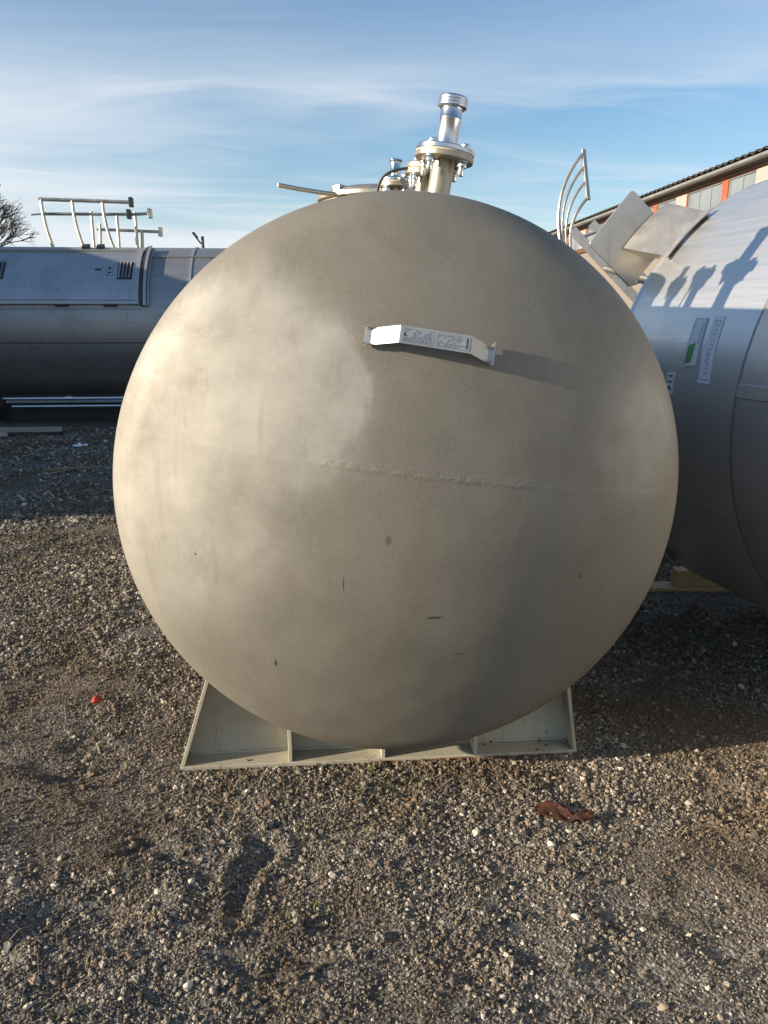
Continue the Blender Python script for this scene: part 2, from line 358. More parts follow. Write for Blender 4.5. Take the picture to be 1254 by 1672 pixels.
me.vertices.add(nv); me.vertices.foreach_set('co', np.stack([XX, YY, ZZ], -1).reshape(-1).astype(np.float32))
ii = (np.arange(ny - 1)[:, None] * nx + np.arange(nx - 1)[None, :]).reshape(-1)
quads = np.stack([ii, ii + 1, ii + nx + 1, ii + nx], -1).reshape(-1).astype(np.int32)
me.loops.add(len(quads)); me.loops.foreach_set('vertex_index', quads)
me.polygons.add(len(ii)); me.polygons.foreach_set('loop_start', np.arange(0, len(quads), 4, dtype=np.int32))
me.polygons.foreach_set('use_smooth', [True] * len(ii)); me.update(); me.validate()
me.materials.append(MATS['dirt'])
ground = bpy.data.objects.new('ground', me); COL.objects.link(ground); tag(ground, kind='structure')

def pebble_node_group(mat):
    g = bpy.data.node_groups.new('pebble_scatter', 'GeometryNodeTree')
    g.interface.new_socket('Geometry', in_out='INPUT', socket_type='NodeSocketGeometry')
    g.interface.new_socket('Geometry', in_out='OUTPUT', socket_type='NodeSocketGeometry')
    N = g.nodes; L = g.links
    gi = N.new('NodeGroupInput'); go = N.new('NodeGroupOutput')
    geo_to_inst = N.new('GeometryNodeGeometryToInstance')
    for k in range(6):
        ico = N.new('GeometryNodeMeshIcoSphere'); ico.inputs['Radius'].default_value = 0.5; ico.inputs['Subdivisions'].default_value = 2
        sp_ = N.new('GeometryNodeSetPosition'); p = N.new('GeometryNodeInputPosition')
        no = N.new('ShaderNodeTexNoise'); no.noise_dimensions = '4D'; no.inputs['W'].default_value = 3.7 * k; no.inputs['Scale'].default_value = 1.9; no.inputs['Detail'].default_value = 1.5
        L.new(p.outputs[0], no.inputs['Vector'])
        sub = N.new('ShaderNodeVectorMath'); sub.operation = 'SUBTRACT'; sub.inputs[1].default_value = (0.5, 0.5, 0.5); L.new(no.outputs['Color'], sub.inputs[0])
        sc = N.new('ShaderNodeVectorMath'); sc.operation = 'SCALE'; sc.inputs['Scale'].default_value = 1.5; L.new(sub.outputs[0], sc.inputs[0])
        L.new(ico.outputs['Mesh'], sp_.inputs['Geometry']); L.new(sc.outputs[0], sp_.inputs['Offset'])
        tr = N.new('GeometryNodeTransform'); tr.inputs['Scale'].default_value = (1.0, 0.80 - 0.04 * k, 0.58 + 0.05 * (k % 3)); L.new(sp_.outputs[0], tr.inputs['Geometry'])
        sm = N.new('GeometryNodeSetMaterial'); sm.inputs['Material'].default_value = mat; L.new(tr.outputs[0], sm.inputs['Geometry'])
        L.new(sm.outputs[0], geo_to_inst.inputs[0])
    iop = N.new('GeometryNodeInstanceOnPoints'); iop.inputs['Pick Instance'].default_value = True
    def named(nm, t):
        a = N.new('GeometryNodeInputNamedAttribute'); a.data_type = t; a.inputs['Name'].default_value = nm; return a.outputs['Attribute']
    L.new(gi.outputs[0], iop.inputs['Points']); L.new(geo_to_inst.outputs[0], iop.inputs['Instance'])
    L.new(named('variant', 'INT'), iop.inputs['Instance Index'])
    L.new(named('turn', 'FLOAT_VECTOR'), iop.inputs['Rotation']); L.new(named('size', 'FLOAT'), iop.inputs['Scale'])
    L.new(iop.outputs[0], go.inputs[0])
    return g
def scatter_points():
    P = []
    def zone(x0, x1, y0, y1, dens, smin, smed, sig, smax, halfw=None, fl_=0.14):
        k = int((x1 - x0) * (y1 - y0) * dens)
        x = rng.uniform(x0, x1, k); y = rng.uniform(y0, y1, k)
        keep = np.ones(k, bool)
        if halfw is not None: keep &= np.abs(x) < (halfw[0] * y + halfw[1])
        bare = vnoise(x * 2.3, y * 2.3, 21) * 0.6 + vnoise(x * 6.5, y * 6.5, 22) * 0.4
        keep &= rng.uniform(0, 1, k) < np.clip((bare - 0.30) / 0.25, fl_, 1.0)
        c, s = math.cos(ROW), math.sin(ROW); lx = c * (x - 0.0653) + s * (y - 2.444); ly = -s * (x - 0.0653) + c * (y - 2.444)
        keep &= ~((np.abs(lx + 0.06) < 0.73) & (np.abs(ly - 0.155) < 0.105))
        x = x[keep]; y = y[keep]
        sz = np.clip(smed * np.exp(sig * rng.normal(size=len(x))), smin, smax)
        P.append(np.stack([x, y, sz], -1))
    zone(-2.2, 2.2, 0.95, 2.1, 20500, 0.003, 0.0051, 0.46, 0.026, (0.62, 0.45))
    zone(-2.0, 2.0, 0.95, 2.1, 17000, 0.0022, 0.0036, 0.25, 0.005, (0.60, 0.35), 0.8)
    zone(-2.4, 2.4, 2.1, 3.0, 9000, 0.003, 0.0042, 0.25, 0.006, (0.58, 0.35), 0.8)
    zone(-2.6, 2.6, 2.1, 3.4, 16500, 0.003, 0.0059, 0.46, 0.026, (0.60, 0.40))
    zone(-3.9, -0.5, 3.4, 5.6, 6500, 0.006, 0.0105, 0.38, 0.030, (0.60, 0.3))
    zone(0.5, 2.9, 3.4, 5.6, 5000, 0.006, 0.0105, 0.38, 0.030, (0.60, 0.3))
    zone(-6.6, -1.0, 5.6, 11.5, 1300, 0.010, 0.018, 0.38, 0.05, (0.58, 0.2))
    k = 900; lx = rng.uniform(-0.80, 0.68, k); ly = 0.045 - np.abs(rng.normal(0, 0.014, k)); c, s = math.cos(ROW), math.sin(ROW)
    P.append(np.stack([0.057 + c * lx - s * ly, 2.444 + s * lx + c * ly, np.clip(0.008 * np.exp(0.4 * rng.normal(size=k)), 0.004, 0.018)], -1))
    return np.concatenate(P)
P = scatter_points()
pz = ground_z(P[:, 0], P[:, 1]) + P[:, 2] * 0.16
me = bpy.data.meshes.new('gravel'); k = len(P); me.vertices.add(k)
me.vertices.foreach_set('co', np.stack([P[:, 0], P[:, 1], pz], -1).reshape(-1).astype(np.float32))
a = me.attributes.new('size', 'FLOAT', 'POINT'); a.data.foreach_set('value', (P[:, 2] * 1.15).astype(np.float32))
a = me.attributes.new('variant', 'INT', 'POINT'); a.data.foreach_set('value', rng.integers(0, 6, k).astype(np.int32))
trn = np.stack([rng.normal(0, 0.6, k), rng.normal(0, 0.6, k), rng.uniform(0, 2 * PI, k)], -1)
a = me.attributes.new('turn', 'FLOAT_VECTOR', 'POINT'); a.data.foreach_set('vector', trn.reshape(-1).astype(np.float32))
me.materials.append(MATS['gravel_stone'])
gravel = bpy.data.objects.new('gravel', me); COL.objects.link(gravel)
md = gravel.modifiers.new('scatter', 'NODES'); md.node_group = pebble_node_group(MATS['gravel_stone'])
tag(gravel, 'loose grey and tan gravel covering the yard', 'gravel', kind='stuff')
print('pebbles', k)


# ------------------------------------------------------------------ main tank
def dished_profile(R, seg_c=30, seg_k=14, rc=2.0, rk=0.2):
    """torispherical end: list of (radius, depth beyond the rim) from the middle out to the rim"""
    Rc = R * rc; k = R * rk; a0 = math.asin((R - k) / (Rc - k)); y0 = math.sqrt((Rc - k) ** 2 - (R - k) ** 2)
    pr = [(Rc * math.sin(a0 * i / seg_c), Rc * math.cos(a0 * i / seg_c) - y0) for i in range(seg_c + 1)]
    pr += [(R - k + k * math.sin(a0 + (PI / 2 - a0) * i / seg_k), k * math.cos(a0 + (PI / 2 - a0) * i / seg_k)) for i in range(1, seg_k + 1)]
    return pr
tank = thing('storage_tank', 'matt beige steel tank with dished end facing us, on a cream ribbed saddle', 'tank', (0.057, 2.444, 0), ROW, 'steel tanks lying in the yard')
MT = Matrix.Translation((0, 0, TZ)) @ TO_Y
TL = 3.3
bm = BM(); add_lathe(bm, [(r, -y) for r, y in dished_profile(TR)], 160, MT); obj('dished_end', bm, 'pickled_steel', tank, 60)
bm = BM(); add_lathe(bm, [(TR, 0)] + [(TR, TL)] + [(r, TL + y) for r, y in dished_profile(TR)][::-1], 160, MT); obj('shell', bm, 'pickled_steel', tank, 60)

# nozzles
def nozzle(s, ang, rf, neck_r, pipe_r, pipe_top, union_r, union_h, nb, ft=0.019, fl_r=1.105, blind=False, grooves=3):
    out = Vector((math.sin(R_(ang)), 0, math.cos(R_(ang))))
    org = Vector((0, s, TZ)) + out * (TR - 0.02)
    M = frame(org, out)
    b0 = fl_r - TR + 0.02
    bm = BM(); add_lathe(bm, [(neck_r + 0.008, 0.0), (neck_r + 0.006, 0.026), (neck_r, 0.032), (neck_r, b0 + 0.002), (neck_r - 0.006, b0 + 0.002)], 32, M)
    nz = obj('nozzle', bm, 'flange_steel', tank)
    bm = BM(); add_disc_solid(bm, 0.0, rf, b0, b0 + ft, 48, M, 0.002); obj('flange', bm, 'flange_steel', nz)
    bm = BM(); add_disc_solid(bm, 0.0, rf * 0.985, b0 + ft, b0 + ft + 0.003, 48, M, 0.0008); obj('gasket', bm, 'gasket', nz)
    z1 = b0 + ft + 0.003; ft2 = ft * (1.25 if blind else 1.0)
    bm = BM(); add_disc_solid(bm, 0.0, rf, z1, z1 + ft2, 48, M, 0.003); obj('flange', bm, 'bright_steel' if not blind else 'flange_steel', nz)
    zt = z1 + ft2
    if not blind:
        bm = BM(); add_lathe(bm, [(pipe_r + 0.006, zt), (pipe_r + 0.001, zt + 0.006), (pipe_r, zt + 0.010), (pipe_r, pipe_top - union_h - 0.034), (pipe_r + 0.0007, pipe_top - union_h - 0.033), (pipe_r + 0.0007, pipe_top - union_h - 0.031),
                                    (pipe_r, pipe_top - union_h - 0.030), (pipe_r, pipe_top - union_h + 0.004)], 40, M)
        obj('pipe', bm, 'bright_steel', nz)
        pr = [(pipe_r * 0.8, pipe_top - union_h), (union_r * 0.86, pipe_top - union_h), (union_r * 0.95, pipe_top - union_h + 0.004)]
        u0 = pipe_top - union_h + 0.005; st = (union_h - 0.008) / max(1, grooves)
        for g_ in range(grooves): pr += [(union_r * 0.991, u0 + g_ * st), (union_r, u0 + (g_ + 0.15) * st), (union_r, u0 + (g_ + 0.85) * st), (union_r * 0.991, u0 + (g_ + 1.0) * st)]
        pr += [(union_r * 0.93, pipe_top), (pipe_r * 0.86, pipe_top), (pipe_r * 0.84, pipe_top - 0.02), (0, pipe_top - 0.02)]
        bm = BM(); add_lathe(bm, pr, 40, M); obj('threaded_union', bm, 'bright_steel', nz, 30)
    br = 0.0105 if rf > 0.09 else 0.008
    for j in range(nb):
        a_ = (j + 0.5) * 2 * PI / nb + 0.05
        Mb = M @ Matrix.Translation((rf * 0.77 * math.cos(a_), rf * 0.77 * math.sin(a_), 0)) @ Matrix.Rotation(a_ + j, 4, 'Z')
        c6 = [Vector((br * 1.6 * math.cos(k * PI / 3), br * 1.6 * math.sin(k * PI / 3), 0)) for k in range(6)]
        bm = BM(); add_hex(bm, br * 1.6, zt + 0.0005, zt + 0.013, Mb); bl_ = obj('bolt', bm, 'zinc', nz, 40, 0.0008)
        bm = BM(); add_hex(bm, br * 1.6, b0 - 0.021, b0 - 0.0045, Mb); obj('nut', bm, 'zinc', nz, 40, 0.0008)
        bm = BM(); add_disc_solid(bm, 0, br * 1.9, b0 - 0.004, b0 - 0.0005, 16, Mb, 0.0005); obj('washer', bm, 'zinc', nz, 40)
        bm = BM(); add_lathe(bm, [(0, b0 - 0.046), (br * 0.8, b0 - 0.046), (br * 0.95, b0 - 0.044), (br * 0.95, b0 - 0.0215), (0, b0 - 0.0215)], 14, Mb); obj('bolt_end', bm, 'zinc', nz, 40)
    return nz, M, zt
tag(nozzle(0.31, 9.0, 0.098, 0.038, 0.036, 0.372, 0.048, 0.036, 4, ft=0.018, fl_r=1.063)[0], 'tallest nozzle with bolted flange and threaded pipe union')
tag(nozzle(0.52, 7.0, 0.068, 0.027, 0.02, 0.3, 0.03, 0.02, 4, ft=0.016, fl_r=1.045, blind=True)[0], 'low nozzle closed by a blind flange')
tag(nozzle(0.66, 2.0, 0.058, 0.025, 0.0195, 0.232, 0.0255, 0.009, 4, ft=0.014, fl_r=1.022, grooves=1)[0], 'slim nozzle with a plain rim behind the blind flange')
# small bent drain tube by the blind flange
bm = BM(); o_ = Vector((0.07, 0.50, TZ + 1.062)); e_ = Vector((-0.03, 0.55, TZ + 0.92))
add_tube(bm, [o_.lerp(e_, t) + Vector((-0.045 * math.sin(PI * t) ** 0.8, 0, 0.036 * math.sin(PI * t))) for t in np.linspace(0, 1, 14)], 0.005, 8)
obj('drain_tube', bm, 'dark_steel', tank)
# manhole
mc = Vector((0.0, 1.02, TZ + TR - 0.078)); Mm = Matrix.Translation(mc)
bm = BM(); add_lathe(bm, [(0.235, 0.0), (0.235, 0.192), (0.215, 0.192)], 64, Mm); mh = obj('manhole', bm, 'flange_steel', tank)
bm = BM(); add_lathe(bm, [(0.225, 0.188), (0.252, 0.188), (0.257, 0.192), (0.257, 0.206), (0.252, 0.211), (0.235, 0.213)] + [(0.235 * math.cos(t), 0.213 + 0.034 * math.sin(t)) for t in np.linspace(0.1, PI / 2, 12)], 64, Mm)
obj('lid', bm, 'frame_tube', mh)
bm = BM(); add_lathe(bm, [(0.240, 0.160), (0.252, 0.160), (0.252, 0.182), (0.240, 0.182), (0.240, 0.160)], 64, Mm); obj('clamp_ring', bm, 'flange_steel', mh)
bm = BM(); add_box(bm, -0.025, 0.025, -0.018, 0.018, 0.195, 0.232, Mm @ Matrix.Translation((-0.165, -0.145, 0)) @ Matrix.Rotation(0.9, 4, 'Z')); ct = obj('lid_catch', bm, 'frame_tube', mh, 40, 0.003)
bm = BM(); add_tube(bm, [(-0.16, 0.865, TZ + 1.028), (-0.217, 0.82, TZ + 1.022), (-0.33, 0.77, TZ + 1.030), (-0.405, 0.725, TZ + 1.036)], 0.0085, 12); obj('lever', bm, 'frame_tube', mh)

# name-plate bracket on the dished end
pl = Vector((-0.118, -0.286, TZ + 0.492)); prr = Vector((0.217, -0.289, TZ + 0.441)); mid = (pl + prr) / 2
ex = (prr - pl).normalized(); en = Vector((0.02, -0.965, 0.26)); en = (en - ex * en.dot(ex)).normalized(); eu = en.cross(ex) * -1
if eu.z < 0: eu = -eu
surf = mid + en * 0.012
def bp(x, u, nn): return surf + ex * x + eu * u + en * nn
prof = [(-0.186, -0.008), (-0.166, -0.006), (-0.097, 0.066), (0.097, 0.066), (0.160, -0.006), (0.180, -0.008)]
bm = BM(); hw = 0.0235; th = 0.003
for (x0, n0), (x1, n1_) in zip(prof[:-1], prof[1:]):
    add_poly_prism(bm, [bp(x0, -hw, n0), bp(x1, -hw, n1_), bp(x1, hw, n1_), bp(x0, hw, n0)], [bp(x0, -hw, n0 - th), bp(x1, -hw, n1_ - th), bp(x1, hw, n1_ - th), bp(x0, hw, n0 - th)])
br = obj('nameplate_bracket', bm, 'plate_alloy', tank, 20)
bm = BM(); add_poly_prism(bm, [bp(-0.092, -0.019, 0.0675), bp(0.092, -0.019, 0.0675), bp(0.092, 0.019, 0.0675), bp(-0.092, 0.019, 0.0675)], [bp(-0.092, -0.019, 0.0662), bp(0.092, -0.019, 0.0662), bp(0.092, 0.019, 0.0662), bp(-0.092, 0.019, 0.0662)])
obj('nameplate', bm, 'plate_alloy', br, 20)
bm = BM(); rr_ = random.Random(3)
def dash(x0, x1, u0, u1): bm.faces.new([bm.verts.new(bp(x, u, 0.0679)) for x, u in ((x0, u0), (x1, u0), (x1, u1), (x0, u1))])
for half in (-0.088, 0.004):
    dash(half, half + 0.083, 0.0165, 0.0172); dash(half, half + 0.083, -0.0172, -0.0165); dash(half, half + 0.0007, -0.0165, 0.0165); dash(half + 0.0823, half + 0.083, -0.0165, 0.0165)
    for r_ in range(6):
        u = 0.0135 - r_ * 0.0052; x = half + 0.003
        while x < half + 0.076:
            l = rr_.uniform(0.003, 0.011)
            if rr_.random() < 0.72: dash(x, min(x + l, half + 0.080), u - 0.0026, u)
            x += l + rr_.uniform(0.0015, 0.004)
obj('plate_print', bm, 'print_grey', br, 0)
for rc_ in ((-0.086, -0.080, -0.003, 0.004), (0.083, 0.0875, -0.014, 0.014)):
    bm = BM(); dash(*rc_); obj('plate_mark', bm, 'print_ink', br, 0)
for x in (-0.178, 0.172):
    for u in (-0.024, 0.024):
        bm = BM(); Mb = frame(bp(x, u, -0.012), en, ex); add_hex(bm, 0.007, 0.004, 0.012, Mb); add_lathe(bm, [(0.0035, 0), (0.0035, 0.02), (0, 0.02)], 10, Mb)
        add_box(bm, -0.010, 0.010, -0.0016, 0.0016, 0.010, 0.021, Mb @ Matrix.Rotation(0.6 + x * 4, 4, 'Z')); obj('clip', bm, 'frame_tube', br)

# saddles: base plate, web and five ribs each
def arc_pts(x0, x1, y, r, k=40):
    return [Vector((x, y, TZ - math.sqrt(max(0.0, r * r - x * x)))) for x in np.linspace(x0, x1, k)]
def saddle(yf, flip, lab=None):
    s = -1 if flip else 1
    yy = lambda v: yf + s * v
    bm = BM(); add_box(bm, -0.778, 0.662, min(yy(0), yy(0.21)), max(yy(0), yy(0.21)), -0.002, 0.014); sa = obj('saddle', bm, 'cream_paint', tank, 30, 0.002)
    if lab: sa['label'] = lab
    for y0, th_ in ((0.088, 0.012),):
        top = arc_pts(-0.655, 0.607, yy(y0), TR + 0.001); bm = BM()
        A = [Vector((-0.768, yy(y0), 0.013))] + top + [Vector((0.652, yy(y0), 0.013))]
        add_poly_prism(bm, A, [p + Vector((0, s * th_, 0)) for p in A]); obj('web', bm, 'cream_paint', sa, 30)
    for x in (-0.390, -0.055, 0.282):
        zt = TZ - math.sqrt((TR + 0.001) ** 2 - x * x); bm = BM()
        A = [(x - 0.007, yy(0.004), 0.013), (x + 0.007, yy(0.004), 0.013), (x + 0.007, yy(0.004), zt), (x - 0.007, yy(0.004), zt)]
        add_poly_prism(bm, [Vector(p) for p in A], [Vector((p[0], yy(0.087), p[2])) for p in A]); obj('rib', bm, 'cream_paint', sa, 30, 0.0015)
    for (xb, xt) in ((-0.771, -0.652), (0.655, 0.604)):
        zt = TZ - math.sqrt(TR ** 2 - xt * xt) + 0.004; bm = BM(); t2 = 0.007
        A = [(xb - t2, yy(0.003), 0.013), (xb + t2, yy(0.003), 0.013), (xt + t2, yy(0.003), zt), (xt - t2, yy(0.003), zt)]
        add_poly_prism(bm, [Vector(p) for p in A], [Vector((p[0], yy(0.125), p[2])) for p in A]); obj('rib', bm, 'cream_paint', sa, 30, 0.0015)
    bm = BM(); add_tube(bm, [(x, yy(0.086) , 0.0155 + 0.001 * math.sin(x * 190)) for x in np.linspace(-0.755, 0.64, 120)], 0.0045, 6); obj('weld_bead', bm, 'cream_paint', sa)
    if not flip:
        # rusty bottom edge of the plate and rust crumbs on its top
        bm = BM()
        for x in np.arange(-0.10, 0.655, 0.03):
            z0 = 0.0035 + 0.004 * random.random()
            add_box(bm, x, x + 0.032, yf - 0.0022 - 0.001 * random.random(), yf - 0.0002, -0.001, z0)
        obj('rust_edge', bm, 'edge_rust', sa)
        bm = BM()
        for (cx, cy, r_, k_) in ((0.60, 0.05, 0.045, 12), (0.40, 0.065, 0.05, 4), (-0.60, 0.04, 0.04, 4), (0.12, 0.07, 0.06, 4)):
            for _ in range(k_):
                p = Vector((cx + random.gauss(0, r_), yf + min(0.082, max(0.006, cy + random.gauss(0, 0.015))), 0.0155)); q = random.uniform(0.0015, 0.005)
                add_box(bm, -q, q, -q * 0.7, q * 0.7, -0.0012, q * 0.7, Matrix.Translation(p) @ Matrix.Rotation(random.uniform(0, 3), 4, 'Z'))
        obj('rust_flakes', bm, 'edge_rust', sa)['kind'] = 'stuff'
saddle(0.050, False, 'cream front saddle with rusty plate edge'); saddle(2.75, True)


# ------------------------------------------------------------------ right tank: an upright tank laid on its side
RT = thing('storage_tank', 'bright silver steel tank with stickers and a square foot plate', 'tank', (2.19, 3.6123, 0), R_(12.2), 'steel tanks lying in the yard')
RZ, RR = 1.195, 1.05; RIM = 0.38; SEAM = -0.59
def cp(y, deg, r): return Vector((-r * math.cos(R_(deg)), y, RZ + r * math.sin(R_(deg))))
MR = Matrix.Translation((0, 0, RZ)) @ TO_Y
bm = BM(); add_lathe(bm, [(RR - 0.01, SEAM - 0.02), (RR, SEAM - 0.02), (RR, RIM - 0.012), (RR - 0.003, RIM - 0.004), (RR - 0.012, RIM)] + [(r * 0.985, RIM + y * 0.7) for r, y in dished_profile(RR, 16, 8)][::-1][1:], 160, MR)
obj('shell', bm, 'bright_sheet', RT, 40)
bm = BM(); prf = [(RR - 0.004, SEAM), (RR + 0.009, SEAM), (RR + 0.012, SEAM - 0.004), (RR + 0.012, -2.3)] + [(r * (RR + 0.012) / RR, -2.3 - y * 0.8) for r, y in dished_profile(RR, 16, 8)][::-1]
add_lathe(bm, prf, 160, MR); obj('jacket', bm, 'bright_sheet', RT, 40)
bm = BM(); add_lathe(bm, [(RR - 0.002, SEAM + 0.001), (RR + 0.005, SEAM + 0.001), (RR + 0.005, SEAM + 0.020), (RR - 0.002, SEAM + 0.026)], 160, MR); obj('jacket_seal', bm, 'dull_sheet', RT)
bm = BM(); add_tube(bm, [cp(y, -20.9 + 0.02 * math.sin(y * 30), RR) for y in np.linspace(SEAM + 0.02, RIM - 0.01, 30)], 0.0032, 8); obj('weld_bead', bm, 'bracket_steel', RT)
bm = BM(); A = [cp(SEAM - 0.004, d_, RR + 0.0125 + (0.006 if 4.8 < d_ < 7.4 else 0.0)) for d_ in (4.7, 4.85, 7.3, 7.5)]; B = [p + Vector((0, -1.6, 0)) for p in A]
A2 = A + [cp(SEAM - 0.004, 7.5, RR + 0.008), cp(SEAM - 0.004, 4.7, RR + 0.008)]; add_poly_prism(bm, A2, [p + Vector((0, -1.6, 0)) for p in A2]); obj('lap_strip', bm, 'bright_sheet', RT)
bm = BM(); add_lathe(bm, [(RR, RIM - 0.030), (RR + 0.003, RIM - 0.028), (RR + 0.003, RIM - 0.020), (RR, RIM - 0.018)], 160, MR); obj('weld_bead', bm, 'bright_sheet', RT)

def leg(mid):
    h_ = 7.4; ra, rb = RR + 0.022, 1.165; ya, yb = 0.285, 0.548
    def q(y, da, r): return cp(y, mid + da, r)
    # folded channel: outer face and two cheeks down to the shell
    bm = BM(); ds = np.linspace(-h_, h_, 7)
    A = [q(ya, a_, ra) for a_ in ds] + [q(ya, a_, ra - 0.008) for a_ in ds[::-1]]; B = [q(yb, a_, rb) for a_ in ds] + [q(yb, a_, rb - 0.008) for a_ in ds[::-1]]
    add_poly_prism(bm, A, B); lg = obj('leg', bm, 'bracket_steel', RT, 30)
    for sg in (-1, 1):
        bm = BM(); e = 0.45
        A = [q(ya + 0.004, sg * h_, ra - 0.009), q(ya + 0.004, sg * (h_ - e), ra - 0.009), q(ya + 0.01, sg * (h_ - e - 0.6), RR - 0.01), q(ya + 0.01, sg * (h_ - 0.6), RR - 0.01)]
        B = [q(yb, sg * h_, rb - 0.009), q(yb, sg * (h_ - e), rb - 0.009), q(yb, sg * (h_ - e - 2.4), 1.03), q(yb, sg * (h_ - 2.4), 1.03)]
        add_poly_prism(bm, A, B); obj('cheek', bm, 'bracket_steel', lg, 30)
    bm = BM(); hs = 8.3; r1 = ra
    A = [q(0.262, a_, r1 + 0.007) for a_ in np.linspace(-hs, hs, 9)]; A2 = [q(0.262, a_, r1 - 0.001) for a_ in np.linspace(hs, -hs, 9)]
    add_poly_prism(bm, A + A2, [p + Vector((0, 0.030, 0.0)) for p in A + A2]); obj('edge_bar', bm, 'plate_alloy', lg, 30, 0.001)
    r1 = 1.165
    # square foot plate with softened corners
    sg_ = 1 if math.sin(R_(mid)) * math.cos(R_(mid)) > 0 else -1; md2 = mid - 4.4 * sg_; c = q(0.555, -4.4 * sg_, 1.155); er = Vector((-math.cos(R_(md2)), 0, math.sin(R_(md2)))); et = Vector((math.sin(R_(md2)), 0, math.cos(R_(md2))))
    S = 0.165; rc = 0.018; O = []
    for (sx, sy) in ((1, 1), (-1, 1), (-1, -1), (1, -1)):
        for k_ in range(5):
            a_ = math.atan2(sy, sx) - PI / 4 + k_ * PI / 8
            O.append(c + er * (sx * (S - rc) * 0.95 + rc * math.cos(a_)) + et * (sy * (S - rc) + rc * math.sin(a_)))
    bm = BM(); add_poly_prism(bm, O, [p + Vector((0, 0.012, 0)) for p in O]); obj('foot_plate', bm, 'bracket_steel', lg, 30, 0.0015)
for mid_ in (44.6, -44.6, 135.4, 224.6): leg(mid_)

# caged ladder fixed to the far end of that tank
def lp(x, y, z): return Vector((x, y, RZ + z))
lad = thing('caged_ladder', 'pale ladder with curved safety hoops rising behind the square foot plate', 'ladder', (2.19, 3.6123, 0), R_(12.2))
bm = BM(); b0, b1 = lp(-0.786, 1.342, 1.31), lp(-0.770, 1.275, 1.03); add_box(bm, -0.012, 0.012, -0.005, 0.005, 0, (b1 - b0).length, frame(b0, b1 - b0, (1, 0.3, 0))); obj('cage_bar', bm, 'frame_tube', lad, 30)
for k_, t in enumerate((0.07, 0.33, 0.62, 0.95)):
    s_ = b0.lerp(b1, t); e_ = lp(-0.922, 1.25, 0.72).lerp(lp(-0.862, 1.25, 0.72), t); c_ = lp(-1.02, 1.30, 1.07).lerp(lp(-0.905, 1.27, 0.90), t)
    bm = BM(); add_tube(bm, [(1 - u) ** 2 * s_ + 2 * u * (1 - u) * c_ + u * u * e_ for u in np.linspace(0, 1, 20)], 0.0095 if k_ in (0, 3) else 0.0085, 8); obj('hoop', bm, 'frame_tube', lad)
la, lb = lp(-0.90, 1.23, 0.86), lp(-0.30, 1.0, 0.22); axis_ = (lb - la).normalized()
for off in (0.0, 0.11):
    Ms = frame(la + Vector((0.02 + off, -off * 0.1, off * 0.35)), axis_, (0.3, 0, 1)); bm = BM(); add_box(bm, -0.025, 0.025, -0.006, 0.006, 0, 0.92, Ms); obj('stringer', bm, 'plate_alloy', lad, 30, 0.001)
for t in np.linspace(0.06, 0.9, 12):
    p0 = la + axis_ * t + Vector((0.02, 0, 0)); bm = BM(); add_tube(bm, [p0, p0 + Vector((0.11, -0.011, 0.0385))], 0.009, 8); obj('rung', bm, 'plate_alloy', lad)
bm = BM(); add_tube(bm, [la + axis_ * 0.85, lp(-0.33, 0.56, 0.30)], 0.014, 8); add_tube(bm, [la + axis_ * 0.30, lp(-0.62, 0.50, 0.52)], 0.014, 8); obj('stay', bm, 'frame_tube', lad)

# stickers on the silver tank: bilinear patches on its curved wall
def patch(corners, r, name, mat, parent, label=None, thick=0.0012, nu=4, nv_=8):
    (a, b, c, e) = corners                       # top-left, top-right, bottom-left, bottom-right as (y, deg)
    def at(u, v, rr):
        y = (a[0] * (1 - u) + b[0] * u) * (1 - v) + (c[0] * (1 - u) + e[0] * u) * v; d_ = (a[1] * (1 - u) + b[1] * u) * (1 - v) + (c[1] * (1 - u) + e[1] * u) * v
        return cp(y, d_, rr)
    bm = BM(); top = [[bm.verts.new(at(i / nu, j / nv_, r + thick)) for i in range(nu + 1)] for j in range(nv_ + 1)]; bot = [[bm.verts.new(at(i / nu, j / nv_, r)) for i in range(nu + 1)] for j in range(nv_ + 1)]
    for j in range(nv_):
        for i in range(nu):
            bm.faces.new((top[j][i], top[j + 1][i], top[j + 1][i + 1], top[j][i + 1])); bm.faces.new((bot[j][i], bot[j][i + 1], bot[j + 1][i + 1], bot[j + 1][i]))
    rim_t = [top[0][i] for i in range(nu + 1)] + [top[j][nu] for j in range(1, nv_ + 1)] + [top[nv_][i] for i in range(nu - 1, -1, -1)] + [top[j][0] for j in range(nv_ - 1, 0, -1)]
    rim_b = [bot[0][i] for i in range(nu + 1)] + [bot[j][nu] for j in range(1, nv_ + 1)] + [bot[nv_][i] for i in range(nu - 1, -1, -1)] + [bot[j][0] for j in range(nv_ - 1, 0, -1)]
    for i in range(len(rim_t)): bm.faces.new((rim_t[i], rim_t[(i + 1) % len(rim_t)], rim_b[(i + 1) % len(rim_t)], rim_b[i]))
    ob = obj(name, bm, mat, parent, 30)
    if label: ob['label'] = label
    return ob, at
def print_on(at, r, rects, name, mat, parent):
    bm = BM()
    for (u0, v0, u1, v1) in rects: bm.faces.new([bm.verts.new(at(u, v, r)) for u, v in ((u0, v0), (u0, v1), (u1, v1), (u1, v0))])
    ob = obj(name, bm, mat, parent, 0); return ob
S1, at1 = patch(((-0.108, 8.3), (-0.163, 8.4), (-0.120, 3.4), (-0.170, 3.4)), RR + 0.001, 'number_sticker', 'white_paper', RT, 'white sticker with the black number 116')
